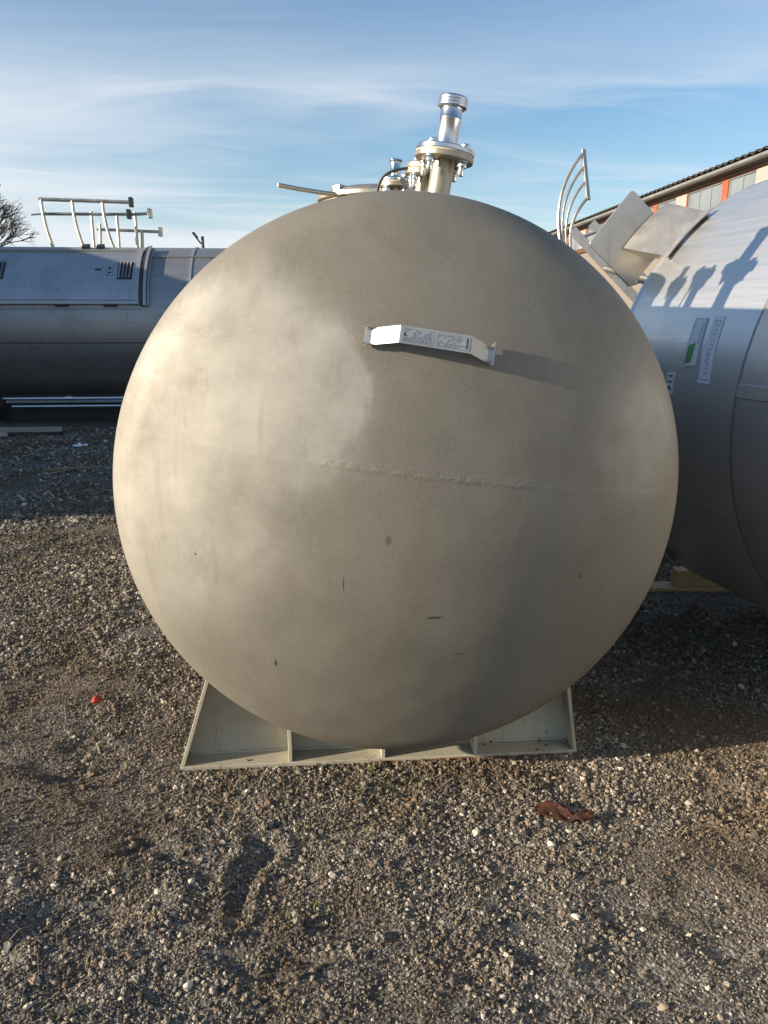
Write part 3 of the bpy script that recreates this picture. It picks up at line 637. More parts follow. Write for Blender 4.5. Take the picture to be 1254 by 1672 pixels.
def digit_mesh(ch):
    cu = bpy.data.curves.new('digit', 'FONT'); cu.body = ch; cu.size = 1.0; cu.offset = 0.02
    tmp = bpy.data.objects.new('digit', cu); COL.objects.link(tmp); bpy.context.view_layer.update()
    me_ = bpy.data.meshes.new_from_object(tmp.evaluated_get(bpy.context.evaluated_depsgraph_get())); bpy.data.objects.remove(tmp)
    return me_
for k_, ch in enumerate('116'):
    tme = digit_mesh(ch); co = np.array([v.co[:2] for v in tme.vertices]); mn, mx = co.min(0), co.max(0)
    c0_ = (0.20, 0.46, 0.76)[k_]; hw_ = 0.17 * (mx[0] - mn[0]) / (mx[1] - mn[1]); a0, a1 = c0_ - hw_, c0_ + hw_
    for v in tme.vertices:
        tx = (v.co.x - mn[0]) / (mx[0] - mn[0]); ty = (v.co.y - mn[1]) / (mx[1] - mn[1])
        v.co = at1(0.22 + 0.56 * ty, a0 + (a1 - a0) * tx, RR + 0.0032)
    tme.materials.clear(); tme.materials.append(MATS['print_ink']); dg = bpy.data.objects.new('digit', tme); COL.objects.link(dg); dg.parent = S1
S2, at2 = patch(((-0.188, 20.6), (-0.273, 20.6), (-0.202, 9.4), (-0.298, 9.9)), RR + 0.001, 'document_sleeve', 'sleeve_film', RT, 'clear sleeve holding a white sheet and a green card')
S2b, at2b = patch(((-0.208, 20.2), (-0.268, 20.2), (-0.222, 9.9), (-0.291, 10.2)), RR + 0.0035, 'paper_sheet', 'white_paper', S2)
S2c, at2c = patch(((-0.216, 14.4), (-0.254, 14.9), (-0.219, 10.4), (-0.255, 10.8)), RR + 0.0060, 'green_card', 'green_card', S2)
print_on(at2b, RR + 0.0058, [(0.78, 0.06 + i * 0.075, 0.86, 0.09 + i * 0.075 + 0.01 * (i % 3)) for i in range(7)] + [(0.3, 0.45, 0.45, 0.455), (0.42, 0.50, 0.6, 0.505)], 'sheet_print', 'print_grey', S2)
S3, at3 = patch(((-0.305, 21.0), (-0.373, 20.9), (-0.328, 6.6), (-0.402, 6.6)), RR + 0.001, 'scale_sticker', 'white_paper', RT, 'long white sticker with tick marks and small print')
rl = random.Random(5)
ticks = [(0.55, 0.13 + i * 0.072, 0.66, 0.145 + i * 0.072) for i in range(11)]
frame_l = [(0.24, 0.075, 0.27, 0.95), (0.74, 0.075, 0.77, 0.95), (0.24, 0.070, 0.77, 0.078), (0.24, 0.945, 0.77, 0.953)]
words = [(0.32 + 0.07 * (i % 2), 0.50 + i * 0.022, 0.40 + 0.10 * rl.random(), 0.508 + i * 0.022) for i in range(10)] + [(0.34, 0.12 + i * 0.05, 0.40, 0.13 + i * 0.05) for i in range(6)]
print_on(at3, RR + 0.0034, ticks + words, 'sticker_print', 'print_ink', S3); print_on(at3, RR + 0.0030, frame_l, 'sticker_frame', 'print_grey', S3)

# dunnage below the silver tank
bm = BM(); add_box(bm, 1.30, 2.20, 4.29, 4.41, 0.0, 0.028); tag(obj('wooden_plank', bm, 'lumber', None, 30, 0.002), 'long thin plank flat on the gravel under the wooden block', 'plank')
bm = BM(); add_box(bm, 1.722, 2.22, 4.305, 4.395, 0.0285, 0.128); tag(obj('wooden_block', bm, 'lumber', None, 30, 0.003), 'squared timber block on a plank beneath the silver tank', 'block')
bm = BM(); add_box(bm, 2.0, 3.0, 2.95, 3.10, 0.0, 0.085); tag(obj('wooden_block', bm, 'lumber', None, 30, 0.003), 'dark timber bearer under the belly of the silver tank', 'block')
bm = BM(); add_box(bm, 2.2, 3.3, 2.0, 2.15, 0.0, 0.075); tag(obj('wooden_block', bm, 'lumber', None, 30, 0.003), 'timber bearer under the near end of the silver tank', 'block')


# ------------------------------------------------------------------ left tank, lying across the view
LT = thing('storage_tank', 'dark grey steel tank lying across the yard with a framed hatch door', 'tank', (-4, 13.0, 0), ROW, 'steel tanks lying in the yard')
LR, LZ = 1.2, 1.5
def lq(x, deg, r): return Vector((x, -r * math.cos(R_(deg)), LZ + r * math.sin(R_(deg))))
TO_X = Matrix(((0, 0, 1, 0), (1, 0, 0, 0), (0, 1, 0, 0), (0, 0, 0, 1)))
ML = Matrix.Translation((0, 0, LZ)) @ TO_X
dp = dished_profile(LR, 14, 8)
bm = BM(); add_lathe(bm, [(r, -3.2 - y * 0.8) for r, y in dp] + [(LR, 5.2)] + [(r, 5.2 + y * 0.8) for r, y in dp[::-1]], 120, ML); obj('shell', bm, 'dull_sheet', LT, 60)
def arc_bar(bm, x0, x1, d0, d1, r0, r1, k=14):
    ds = np.linspace(d0, d1, k)
    A = [lq(x0, d_, r1) for d_ in ds] + [lq(x0, d_, r0) for d_ in ds[::-1]]; B = [lq(x1, d_, r1) for d_ in ds] + [lq(x1, d_, r0) for d_ in ds[::-1]]
    for i in range(k - 1):
        vs = [bm.verts.new(p) for p in (lq(x0, ds[i], r1), lq(x1, ds[i], r1), lq(x1, ds[i + 1], r1), lq(x0, ds[i + 1], r1))]; bm.faces.new(vs)
        for xx in (x0, x1): bm.faces.new([bm.verts.new(p) for p in (lq(xx, ds[i], r0), lq(xx, ds[i], r1), lq(xx, ds[i + 1], r1), lq(xx, ds[i + 1], r0))])
    for d_ in (d0, d1): bm.faces.new([bm.verts.new(p) for p in (lq(x0, d_, r0), lq(x1, d_, r0), lq(x1, d_, r1), lq(x0, d_, r1))])
bm = BM(); arc_bar(bm, -3.1, 0.235, 17.5, 63, LR - 0.01, LR + 0.018, 24); hd = obj('hatch_door', bm, 'door_sheet', LT, 40)
for (x0, x1, d0, d1, r1, mt) in ((-3.15, 0.30, 63.2, 66.5, LR + 0.055, 'plate_alloy'), (-3.15, 0.27, 14.0, 16.2, LR + 0.06, 'plate_alloy'), (0.20, 0.265, 16.4, 63.0, LR + 0.06, 'plate_alloy'), (0.300, 0.335, 13.0, 67.2, LR + 0.075, 'dark_steel'), (0.335, 0.375, 13.0, 68.0, LR + 0.085, 'plate_alloy'), (0.385, 0.415, 13.0, 68.0, LR + 0.05, 'dull_sheet')):
    bm = BM(); arc_bar(bm, x0, x1, d0, d1, LR - 0.005, r1, 16); obj('door_frame', bm, mt, hd, 40)
bm = BM(); arc_bar(bm, -3.15, 0.28, 11.2, 12.3, LR - 0.005, LR + 0.02, 4); obj('door_sill', bm, 'dull_sheet', hd, 40)
for x in (-1.85, -0.85, -0.15):
    bm = BM(); arc_bar(bm, x - 0.09, x + 0.09, 12.6, 13.9, LR - 0.004, LR + 0.05, 4); obj('hinge', bm, 'dark_steel', hd, 40)
for x in (-0.62, -0.40):
    bm = BM(); arc_bar(bm, x - 0.05, x + 0.05, 64.0, 69.5, LR + 0.0, LR + 0.095, 5); obj('clasp', bm, 'dark_steel', hd, 40)
for (x0, x1) in ((-1.93, -1.72), (-0.06, 0.14)):
    bm = BM(); arc_bar(bm, x0 - 0.01, x1 + 0.01, 33, 49, LR + 0.0183, LR + 0.021, 8); vt = obj('louvre_vent', bm, 'dark_steel', hd, 40)
    for k_ in range(4):
        xx = x0 + (x1 - x0) * (k_ + 0.1) / 4; bm = BM(); ds = np.linspace(33.5, 48.5, 8)
        for i in range(7):
            a_, b_ = ds[i], ds[i + 1]
            f_ = [lq(xx, a_, LR + 0.022), lq(xx + 0.028, a_, LR + 0.045), lq(xx + 0.028, b_, LR + 0.045), lq(xx, b_, LR + 0.022)]
            g_ = [lq(xx + 0.03, a_, LR + 0.022), lq(xx + 0.03, b_, LR + 0.022)]
            bm.faces.new([bm.verts.new(p) for p in f_]); bm.faces.new([bm.verts.new(p) for p in (f_[1], g_[0], g_[1], f_[2])])
        obj('louvre', bm, 'dull_sheet', vt, 30)
bm = BM(); arc_bar(bm, -0.23, -0.14, 36.5, 45.5, LR + 0.0183, LR + 0.026, 4); lt = obj('latch_plate', bm, 'plate_alloy', hd, 40)
bm = BM(); add_lathe(bm, [(0, 0.0), (0.018, 0.0), (0.018, 0.012), (0, 0.012)], 14, frame(lq(-0.185, 42.5, LR + 0.0262), lq(0, 42.5, 1) - Vector((0, 0, LZ)))); obj('lock', bm, 'dark_steel', lt); bm = BM(); add_box(bm, -0.022, 0.022, -0.012, 0.012, 0, 0.004, frame(lq(-0.185, 38.6, LR + 0.0262), lq(0, 38.6, 1) - Vector((0, 0, LZ)))); obj('latch_tag', bm, 'dark_steel', lt)
bm = BM(); arc_bar(bm, -0.40, -0.31, 41.3, 42.0, LR + 0.0183, LR + 0.03, 3); obj('door_handle', bm, 'dark_steel', hd, 40)
for x in (1.0, 3.1):
    bm = BM(); arc_bar(bm, x - 0.018, x + 0.018, -80, 100, LR - 0.004, LR + 0.012, 40); obj('band', bm, 'plate_alloy', LT, 40)
bm = BM(); arc_bar(bm, -3.2, 5.2, -12.6, -12.1, LR - 0.004, LR + 0.006, 3); obj('sheet_lap', bm, 'dark_steel', LT, 40)
bm = BM(); arc_bar(bm, 0.43, 1.55, 56.0, 57.6, LR - 0.004, LR + 0.022, 3); add_hex(bm, 0.05, 0, 0.04, frame(lq(1.58, 56.8, LR), lq(0, 56.8, 1) - Vector((0, 0, LZ)))); obj('conduit', bm, 'dull_sheet', LT, 40)
for i, (z, r_) in enumerate(((0.395, 0.030), (0.345, 0.022), (0.275, 0.028))):
    bm = BM(); add_tube(bm, [(-1.98 + 0.08 * i, -0.93, z), (5.0, -0.93, z)], r_, 10)
    if i == 0:
        for x in (-0.95, 1.4): add_tube(bm, [(x - 0.06, -0.93, z), (x + 0.06, -0.93, z)], r_ * 1.5, 10)
    obj('pipe_run', bm, 'bright_steel' if i != 1 else 'dull_sheet', LT)
bm = BM(); add_tube(bm, [(-1.98, -0.93, 0.42), (-2.02, -0.93, 0.25), (-2.02, -0.80, 0.10)], 0.06, 10); obj('valve', bm, 'dark_steel', LT)
bm = BM(); add_box(bm, -3.1, 5.1, -0.62, -0.48, 0.0, 0.44); add_box(bm, -3.1, 5.1, 0.48, 0.62, 0.0, 0.44)  # solid dark beams added to stand for the black shade under the tank
for x in (-3.0, -1.0, 1.0, 3.0, 5.0): add_box(bm, x - 0.06, x + 0.06, -0.478, 0.478, 0.05, 0.36)
obj('shade_skid', bm, 'dark_steel', LT, 30)

# tubular rail frame on top of that tank
RF = thing('rail_frame', 'beige tubular rail frame on top of the dark grey tank', 'railing', (-3.9, 13.0, 0), ROW)
def rp(x, y, z): return Vector((x, y, z))
TOPZ = 2.68
def post(x, y, zt, lean, zb=TOPZ):
    bm = BM(); add_tube(bm, [rp(x + lean * (1 - (1 - t) ** 2), y, zb + (zt - zb) * t) for t in np.linspace(0, 1, 10)], 0.026, 8); obj('post', bm, 'frame_tube', RF)
for x, zt in ((-1.33, 3.40), (-0.86, 3.38), (-0.40, 3.36)): post(x, -0.10, zt, -0.12)
bm = BM(); add_tube(bm, [rp(-1.48, -0.10, 3.40), rp(-0.10, -0.10, 3.37)], 0.028, 8); obj('rail', bm, 'frame_tube', RF)
bm = BM(); add_tube(bm, [rp(-1.43, -0.06, 3.19), rp(-0.05, -0.03, 3.20), rp(0.16, 0.0, 3.22)], 0.024, 8); obj('rail', bm, 'frame_tube', RF)
for x, zt in ((-0.80, 3.27), (-0.40, 3.24), (-0.11, 3.27)): post(x, 0.25, zt, 0.0, 2.66)
bm = BM(); add_tube(bm, [rp(-0.75, 0.33, 3.01), rp(0.24, 0.33, 2.98)], 0.024, 8); obj('rail', bm, 'frame_tube', RF)
post(-0.05, 0.30, 3.0, 0.02, 2.64); post(-0.74, 0.33, 3.10, 0.04, 2.64)
for (x, y, z, mt) in ((-0.08, -0.10, 3.37, 'dark_steel'), (-0.14, -0.04, 3.20, 'dark_steel'), (0.18, 0.0, 3.22, 'frame_tube'), (0.26, 0.33, 2.98, 'frame_tube')):
    bm = BM(); add_box(bm, -0.028, 0.028, -0.06, 0.06, -0.07, 0.07, Matrix.Translation((x, y, z))); fp = obj('flange_plate', bm, mt, RF, 30, 0.004)
bm = BM(); add_tube(bm, [rp(-1.62, -0.10, 3.17), rp(-1.30, -0.10, 3.20)], 0.014, 6); obj('pin', bm, 'frame_tube', RF)

# a further tank beyond the left edge of the view: its shadow lies over the far gravel
OT = thing('storage_tank', 'large steel tank past the left edge, shading the far gravel', 'tank', (-9.6, 4.7, 0), ROW, 'steel tanks lying in the yard')
MO = Matrix.Translation((0, 0, 2.1)) @ TO_Y; dp = dished_profile(1.95, 14, 8)
bm = BM(); add_lathe(bm, [(r, -y) for r, y in dp] + [(1.95, 11.5)] + [(r, 11.5 + y) for r, y in dp[::-1]], 96, MO); obj('shell', bm, 'dull_sheet', OT, 60)
for y in (0.6, 10.6):
    bm = BM(); A = [Vector((-1.4, y, 0)), Vector((1.4, y, 0))] + [Vector((x, y, 2.1 - math.sqrt(1.95 ** 2 - x * x))) for x in np.linspace(1.3, -1.3, 24)]; add_poly_prism(bm, A, [p + Vector((0, 0.2, 0)) for p in A]); obj('saddle', bm, 'cream_paint', OT)

# alloy beam on feet in the shade under the left tank
BEAM = thing('metal_beam', 'short alloy beam on two feet lying in the shade of the dark tank', 'beam', (-5.3, 10.72, 0), R_(4))
bm = BM(); add_box(bm, -0.65, 0.78, -0.05, 0.05, 0.10, 0.115); add_box(bm, -0.65, 0.78, -0.02, 0.02, 0.07, 0.10); add_box(bm, -0.65, 0.78, -0.05, 0.05, 0.055, 0.07); obj('profile', bm, 'plate_alloy', BEAM, 30, 0.002)
for x in (-0.02, 0.70): bm = BM(); add_box(bm, x - 0.07, x + 0.07, -0.07, 0.07, -0.01, 0.0545); obj('foot', bm, 'bracket_steel' if x < 0.5 else 'dark_steel', BEAM, 30, 0.002)


# ------------------------------------------------------------------ warehouse
WH = thing('warehouse', 'long brick warehouse with a red framed window band under a dark eave', 'warehouse', (0, 0, 0), ROW)
WX, Y0, Y1 = 12.0, 6.0, 41.0
bm = BM(); add_box(bm, WX, WX + 16, Y0, Y1, 0.0, 4.78); obj('wall', bm, 'brick_wall', WH, 30)
bm = BM(); add_box(bm, WX + 0.12, WX + 16, Y0, Y1, 4.782, 5.70); obj('upper_wall', bm, 'pale_panel', WH, 30)
bm = BM(); add_box(bm, WX - 0.10, WX + 0.16, Y0 - 0.1, Y1 + 0.1, 4.60, 4.80); obj('sill_beam', bm, 'brown_beam', WH, 30, 0.01)
bm = BM(); add_box(bm, WX - 0.04, WX + 0.20, Y0, Y1, 5.60, 5.66); obj('head_beam', bm, 'window_paint', WH, 30, 0.005)
bm = BM(); add_box(bm, WX - 0.07, WX + 0.20, Y0, Y1, 5.663, 5.70); obj('fascia', bm, 'fascia_wood', WH, 30, 0.005)
bm = BM(); add_box(bm, WX - 0.42, WX + 0.22, Y0 - 0.2, Y1 + 0.2, 5.703, 5.735); obj('soffit', bm, 'dark_soffit', WH, 30)
bm = BM(); k_ = 9; A = [Vector((WX - 0.36 + 0.095 * math.cos(t), Y0 - 0.3, 5.84 + 0.095 * math.sin(t))) for t in np.linspace(PI, 2 * PI, k_)] + [Vector((WX - 0.36 + 0.085 * math.cos(t), Y0 - 0.3, 5.84 + 0.085 * math.sin(t))) for t in np.linspace(2 * PI, PI, k_)]
add_poly_prism(bm, A, [p + Vector((0, Y1 - Y0 + 0.6, 0)) for p in A]); obj('gutter', bm, 'gutter_zinc', WH)
bm = BM(); add_box(bm, WX - 0.26, WX + 0.20, Y0 - 0.2, Y1 + 0.2, 5.737, 5.90); obj('eave_board', bm, 'dark_soffit', WH, 30)
# corrugated roof sheets with a wavy front edge
bm = BM(); ys = np.arange(Y0 - 0.3, Y1 + 0.3, 0.06); rows = []
for (x, z) in ((WX - 0.38, 5.97), (WX + 8, 7.3), (WX + 16.3, 5.95)):
    rows.append(([bm.verts.new((x, y, z + 0.035 * math.sin(y * 2 * PI / 0.36))) for y in ys], [bm.verts.new((x, y, z - 0.035 + 0.035 * math.sin(y * 2 * PI / 0.36))) for y in ys]))
for (a_, b_) in zip(rows[:-1], rows[1:]):
    for i in range(len(ys) - 1):
        bm.faces.new((a_[0][i], a_[0][i + 1], b_[0][i + 1], b_[0][i])); bm.faces.new((a_[1][i], b_[1][i], b_[1][i + 1], a_[1][i + 1]))
for i in range(len(ys) - 1): bm.faces.new((rows[0][0][i], rows[0][1][i], rows[0][1][i + 1], rows[0][0][i + 1]))
obj('roof', bm, 'roof_sheet', WH, 50)
for (x0, x1) in ((WX, WX + 16),):
    bm = BM(); A = [Vector((WX + 0.12, Y1 - 0.02, 5.69)), Vector((WX + 16, Y1 - 0.02, 5.69)), Vector((WX + 16, Y1 - 0.02, 5.85)), Vector((WX + 8, Y1 - 0.02, 7.2)), Vector((WX + 0.12, Y1 - 0.02, 5.85))]
    add_poly_prism(bm, A, [p + Vector((0, -0.2, 0)) for p in A]); obj('gable', bm, 'brick_wall', WH)
# window band: three panes, orange post, two panes, pale panel, thin red post, and again
pane_mesh = {}; frame_mesh = {}
def bay(y, k):
    wd = 0.75 * k
    if k not in frame_mesh:
        bm = BM()
        for zz in (4.803, 5.573): add_box(bm, WX - 0.018, WX + 0.098, 0.002, wd - 0.002, zz, zz + 0.025)
        for m_ in range(k + 1):
            yc = min(max(m_ * 0.75, 0.016), wd - 0.016); add_box(bm, WX + 0.0, WX + 0.07, yc - 0.014, yc + 0.014, 4.829, 5.572)
        win = obj('window', bm, 'gutter_zinc', WH, 30); frame_mesh[k] = win.data
    else: win = bpy.data.objects.new('window', frame_mesh[k]); COL.objects.link(win); win.parent = WH
    win.location = (0, y, 0)
    for m_ in range(k):
        y0_ = 0.0305 if m_ == 0 else m_ * 0.75 + 0.0145; y1_ = wd - 0.0305 if m_ == k - 1 else (m_ + 1) * 0.75 - 0.0145
        if (k, m_) not in pane_mesh:
            bm = BM(); add_box(bm, WX + 0.03, WX + 0.042, y0_, y1_, 4.829, 5.572); pn = obj('pane', bm, 'window_pane', win, 0); pane_mesh[(k, m_)] = pn.data
        else: pn = bpy.data.objects.new('pane', pane_mesh[(k, m_)]); COL.objects.link(pn); pn.parent = win
def post_box(name, y, wd, mat):
    bm = BM(); add_box(bm, WX - 0.04, WX + 0.11, y + 0.002, y + wd - 0.002, 4.803, 5.598); obj(name, bm, mat, WH, 30)
y = 23.54 - 3 * (2.25 + 0.28 + 1.5 + 0.8 + 0.07)
while y + 5.0 < Y1:
    bay(y, 3); post_box('window_post', y - 0.07, 0.07, 'orange_paint')
    y -= 0.07 - 0.07
    y += 2.25
    y += 0.0
    # from here the band repeats: panel, two panes, orange post, three panes
    y2 = y
    post_box('window_post', y2, 0.05, 'orange_paint'); y2 += 0.05
    post_box('wall_panel', y2, 0.80, 'pale_panel'); y2 += 0.80
    bay(y2, 2); y2 += 1.5
    post_box('window_post', y2, 0.28, 'orange_paint'); y2 += 0.28 + 0.07
    y = y2

# ------------------------------------------------------------------ far lamp and tree
LP = thing('street_lamp', 'small dark lamp head on a pole seen above the grey tank', 'street lamp', (-14.14, 63.3, 0))
bm = BM(); add_tube(bm, [(0, 0, 0), (0, 0, 4), (0, 0, 8.0)], [0.16, 0.13, 0.11], 10); obj('pole', bm, 'lamp_metal', LP)
bm = BM(); add_tube(bm, [(0, 0, 7.35), (-0.25, -0.05, 7.6), (-0.42, -0.08, 7.85)], 0.06, 8); obj('arm', bm, 'lamp_metal', LP)
bm = BM(); add_box(bm, -0.42, 0.12, -0.16, 0.16, -0.09, 0.09, Matrix.Translation((-0.45, -0.08, 7.95)) @ Matrix.Rotation(R_(52), 4, 'Y')); obj('lamp_head', bm, 'lamp_metal', LP, 30, 0.03)

TREE = thing('bare_tree', 'nearly bare tree with a few orange leaves past the grey tank', 'tree', (-23.9, 47.5, 0))
tr = random.Random(21); bt_ = BM(); bc = BM(); leaves = BM()
def grow(p, d_, L, r, depth):
    q = p + d_ * L; mid_ = p.lerp(q, 0.5) + Vector((tr.uniform(-1, 1), tr.uniform(-1, 1), 0)) * L * 0.07
    add_tube(bt_ if depth == 0 else bc, [p, mid_, q], [r, r * 0.85, r * 0.7], 6 if depth < 3 else 3, cap=False)
    if depth >= 3 and tr.random() < (0.55 if q.z < 5.6 else 0.03):
        for _ in range(3):
            c = q + Vector((tr.gauss(0, .18), tr.gauss(0, .18), tr.gauss(0, .18))); s_ = tr.uniform(0.04, 0.09); a_ = Vector((tr.gauss(0, 1), tr.gauss(0, 1), tr.gauss(0, 1))).normalized(); b_ = a_.orthogonal().normalized()
            leaves.faces.new([leaves.verts.new(v) for v in (c + a_ * s_, c + b_ * s_ * 0.6, c - a_ * s_, c - b_ * s_ * 0.6)])
    if depth >= 6: return
    kk = 4 if depth < 2 else (3 if depth < 4 else 4)
    for i in range(kk):
        ax = d_.orthogonal().normalized(); ax.rotate(Matrix.Rotation(tr.uniform(0, 2 * PI), 3, d_))
        nd = d_.copy(); nd.rotate(Matrix.Rotation(R_(tr.uniform(14, 46)), 3, ax)); nd = (nd + Vector((0, 0, 0.10))).normalized()
        grow(p.lerp(q, tr.uniform(0.55, 1.0)) if i else q, nd, (2.45 if depth == 0 else L) * tr.uniform(0.66, 0.86), max(0.012, r * 0.60), depth + 1)
grow(Vector((0, 0, -0.1)), Vector((0.03, 0, 1)).normalized(), 4.3, 0.26, 0)
obj('trunk', bt_, 'tree_bark', TREE, 60); obj('crown', bc, 'tree_bark', TREE, 60); obj('leaves', leaves, 'autumn_leaf', TREE, 0)['kind'] = 'stuff'


# ------------------------------------------------------------------ small things on the gravel
def gz(x, y): return float(ground_z(np.array([x]), np.array([y]))[0])
def lump(x, y, sx, sy, sz, seed, sub=3, amp=0.35, rz=0.0, lift=0.35):
    bm = BM(); bmesh.ops.create_icosphere(bm, subdivisions=sub, radius=0.5)
    from mathutils import noise as mn
    for v in bm.verts:
        q = v.co.copy(); f = 1 + amp * mn.noise(q * 2.3 + Vector((seed, seed * 2.1, 0))) + amp * 0.4 * mn.noise(q * 6 + Vector((seed, 0, seed)))
        v.co = Matrix.Rotation(rz, 3, 'Z') @ Vector((q.x * sx, q.y * sy, q.z * sz)) * f + Vector((x, y, gz(x, y) + sz * lift))
    return bm
tag(obj('plastic_cap', lump(-1.207, 2.95, 0.042, 0.034, 0.036, 3, 3, 0.45, 0.6, 0.22), 'red_plastic'), 'small bright red lump lying on the gravel at left', 'litter')
# rusty flake of steel
from mathutils import noise as mn, geometry as mg
bm = BM(); zb = gz(0.575, 2.17) + 0.014; Mx = Matrix.Translation((0.575, 2.17, zb)) @ Matrix.Rotation(R_(-10), 4, 'Z') @ Matrix.Rotation(R_(9), 4, 'X')
NU, NV = 26, 9; G0 = []; G1 = []
for j_ in range(NV + 1):
    r0, r1 = [], []
    for i_ in range(NU + 1):
        u = i_ / NU; x = -0.088 + 0.180 * u
        half = 0.034 * math.sin(PI * min(1, u * 1.25 + 0.08)) ** 0.6 if u < 0.72 else (0.012 + 0.012 * math.sin((u - 0.72) / 0.28 * PI)) 
        c0 = 0.010 * math.sin(u * 7.0) - 0.012 * u; t = j_ / NV * 2 - 1
        y = c0 + t * half * (1 + 0.25 * mn.noise(Vector((u * 9, t * 2, 3)))); x += 0.007 * mn.noise(Vector((u * 5, t * 4, 7)))
        z = 0.010 * mn.noise(Vector((u * 6, t * 1.6, 1))) + 0.004 * mn.noise(Vector((u * 22, t * 5, 2))) + (0.010 if u > 0.72 else 0)
        r0.append(bm.verts.new(Mx @ Vector((x, y, z)))); r1.append(bm.verts.new(Mx @ Vector((x, y, z - 0.006))))
    G0.append(r0); G1.append(r1)
for j_ in range(NV):
    for i_ in range(NU):
        bm.faces.new((G0[j_][i_], G0[j_][i_ + 1], G0[j_ + 1][i_ + 1], G0[j_ + 1][i_])); bm.faces.new((G1[j_][i_], G1[j_ + 1][i_], G1[j_ + 1][i_ + 1], G1[j_][i_ + 1]))
for i_ in range(NU):
    for jj in (0, NV): bm.faces.new((G0[jj][i_], G1[jj][i_], G1[jj][i_ + 1], G0[jj][i_ + 1]))
for j_ in range(NV):
    for ii_ in (0, NU): bm.faces.new((G0[j_][ii_], G0[j_ + 1][ii_], G1[j_ + 1][ii_], G1[j_][ii_]))
tag(obj('rusty_scrap', bm, 'rust', None, 40), 'rust brown scrap of steel on the gravel before the saddle', 'scrap')
tag(obj('wood_chip', lump(-0.223, 1.677, 0.040, 0.020, 0.018, 8, 3, 0.55, 0.15, 0.2), 'dead_wood', None, 20), 'dark splintered chip of wood lying in the near gravel', 'wood chip')
for (x, y, s_, mt, lab) in ((0.512, 1.731, 0.024, 'pale_stone', 'pale oblong stone right of centre in the near gravel'), (0.508, 2.02, 0.026, 'pale_stone', 'pale stone just below the rusty scrap'), (0.651, 1.462, 0.026, 'brown_stone', 'tan stone near the bottom edge at right'),
                            (-0.46, 2.30, 0.022, 'pale_stone', 'whitish stone in front of the saddle near its left rib'), (1.565, 3.09, 0.034, 'pale_stone', 'flat light stone in the dark shadow right of the saddle'), (-0.63, 1.83, 0.022, 'pale_stone', 'yellowish stone above the hollow at lower left'),
                            (0.30, 1.62, 0.020, 'brown_stone', 'brownish stone in the near gravel below the rusty scrap'), (-0.47, 1.52, 0.024, 'pale_stone', 'round pale stone at the lower left of the gravel')):
    tag(obj('stone', lump(x, y, s_, s_ * 0.75, s_ * 0.6, x * 9 + y, 3, 0.35, x * 5), mt), lab, 'stone', 'larger stones lying on the gravel')
# litter in the shade at left
rt = random.Random(4)
def crumple(x, y, sx, sy, h_, name, mat, label, cat):
    bm = BM(); N_ = 7; z = gz(x, y)
    g_ = [[bm.verts.new((x + sx * (i / (N_ - 1) - 0.5) + rt.gauss(0, sx * 0.04), y + sy * (j / (N_ - 1) - 0.5) + rt.gauss(0, sy * 0.05), z + 0.012 + abs(rt.gauss(0, h_)))) for i in range(N_)] for j in range(N_)]
    for j in range(N_ - 1):
        for i in range(N_ - 1): bm.faces.new((g_[j][i], g_[j][i + 1], g_[j + 1][i + 1], g_[j + 1][i]))
    ob = tag(obj(name, bm, mat, None, 0), label, cat); md_ = ob.modifiers.new('thickness', 'SOLIDIFY'); md_.thickness = 0.002; return ob
crumple(-3.87, 9.72, 0.16, 0.12, 0.012, 'paper_scrap', 'white_paper', 'crumpled white paper in the shade by the dark tank', 'litter')
crumple(-3.70, 10.15, 0.06, 0.05, 0.008, 'paper_scrap', 'white_paper', 'smaller white paper scrap just beyond the crumpled one', 'litter')
bm = BM(); add_tube(bm, [(-4.42, 9.75, 0.02), (-4.24, 9.42, 0.03), (-4.15, 9.35, 0.015)], 0.010, 6); add_tube(bm, [(-4.24, 9.42, 0.03), (-4.06, 9.44, 0.02)], 0.008, 6); tag(obj('twig', bm, 'straw'), 'pale forked twig on the shaded gravel at left', 'twig')
bm = BM(); add_tube(bm, [(-3.62, 8.05, 0.02), (-3.35, 8.10, 0.03), (-3.05, 8.22, 0.02)], 0.010, 6); tag(obj('twig', bm, 'straw'), 'thin straight twig nearer than the forked one', 'twig')

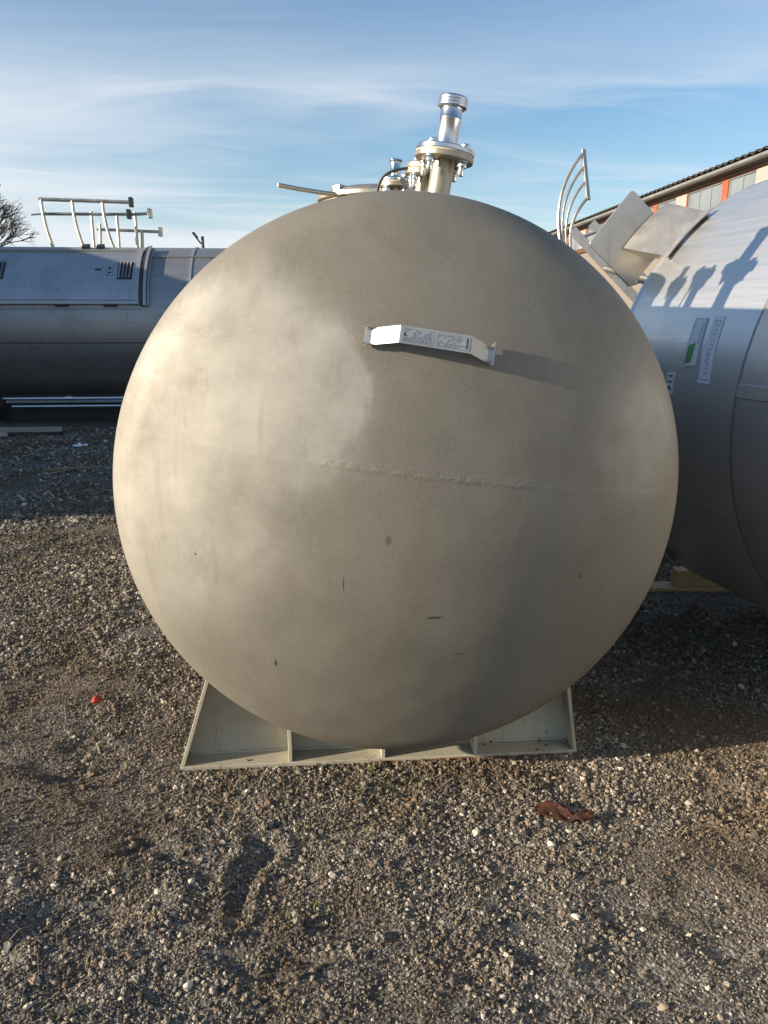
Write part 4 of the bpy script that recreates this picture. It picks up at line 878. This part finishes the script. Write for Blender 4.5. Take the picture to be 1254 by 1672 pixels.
# weeds and dry stalks
def blades(spots, name, mat, label, cat, hmin, hmax, wid, flat):
    V = []; F = []
    for (cx, cy, rad, cnt) in spots:
        for _ in range(int(cnt * 0.6)):
            a_ = rt.uniform(0, 2 * PI); rr = rad * math.sqrt(rt.random()); x = cx + rr * math.cos(a_) * 1.6; y = cy + rr * math.sin(a_) * 0.7; z = gz(x, y)
            h_ = rt.uniform(hmin, hmax); dx, dy = rt.gauss(0, 1), rt.gauss(0, 1); wid_ = wid; l_ = math.hypot(dx, dy) + 1e-6; dx /= l_; dy /= l_; f = flat * rt.uniform(0.5, 1.3)
            b_ = len(V); wx, wy = -dy * wid, dx * wid
            V += [(x - wx, y - wy, z), (x + wx, y + wy, z), (x + dx * h_ * f * 0.5 + wx * 0.7, y + dy * h_ * f * 0.5 + wy * 0.7, z + h_ * 0.65), (x + dx * h_ * f * 0.5 - wx * 0.7, y + dy * h_ * f * 0.5 - wy * 0.7, z + h_ * 0.65), (x + dx * h_ * f, y + dy * h_ * f, z + h_ * (1.0 - 0.35 * min(1, f)))]
            F += [(b_, b_ + 1, b_ + 2, b_ + 3), (b_ + 3, b_ + 2, b_ + 4)]
    me = bpy.data.meshes.new(name); me.from_pydata(V, [], F); me.materials.append(MATS[mat]); ob = bpy.data.objects.new(name, me); COL.objects.link(ob); return tag(ob, label, cat, kind='stuff')
dry = [(0.02, 2.38, 0.14, 90), (-0.25, 2.30, 0.12, 70), (-0.50, 2.36, 0.10, 60), (-0.15, 2.15, 0.16, 90), (-0.95, 1.55, 0.18, 70), (-0.4, 1.75, 0.2, 60), (-1.3, 2.6, 0.25, 120), (-1.7, 3.3, 0.3, 120), (0.0, 2.2, 0.2, 80), (-0.62, 2.15, 0.15, 80), (-1.15, 3.9, 0.2, 80), (-0.9, 2.2, 0.3, 90)]
for _ in range(34): dry.append((rt.uniform(-1.8, 1.4), rt.uniform(1.25, 4.2), 0.10, 9))
blades(dry, 'dry_grass', 'straw', 'dry straw coloured stalks scattered over the gravel', 'dry grass', 0.012, 0.05, 0.0011, 1.4)
blades([(0.0, 2.30, 0.09, 110), (-0.10, 2.40, 0.07, 60), (0.42, 2.52, 0.05, 20), (-0.72, 1.43, 0.03, 30), (-1.2, 2.66, 0.16, 60), (-1.05, 4.3, 0.15, 60), (-0.33, 1.45, 0.03, 20), (-0.23, 1.75, 0.05, 30), (-1.6, 3.5, 0.2, 60), (-0.55, 2.45, 0.05, 30)],
       'weeds', 'weed_leaf', 'low green weeds growing through the gravel', 'weeds', 0.008, 0.028, 0.0018, 0.9)
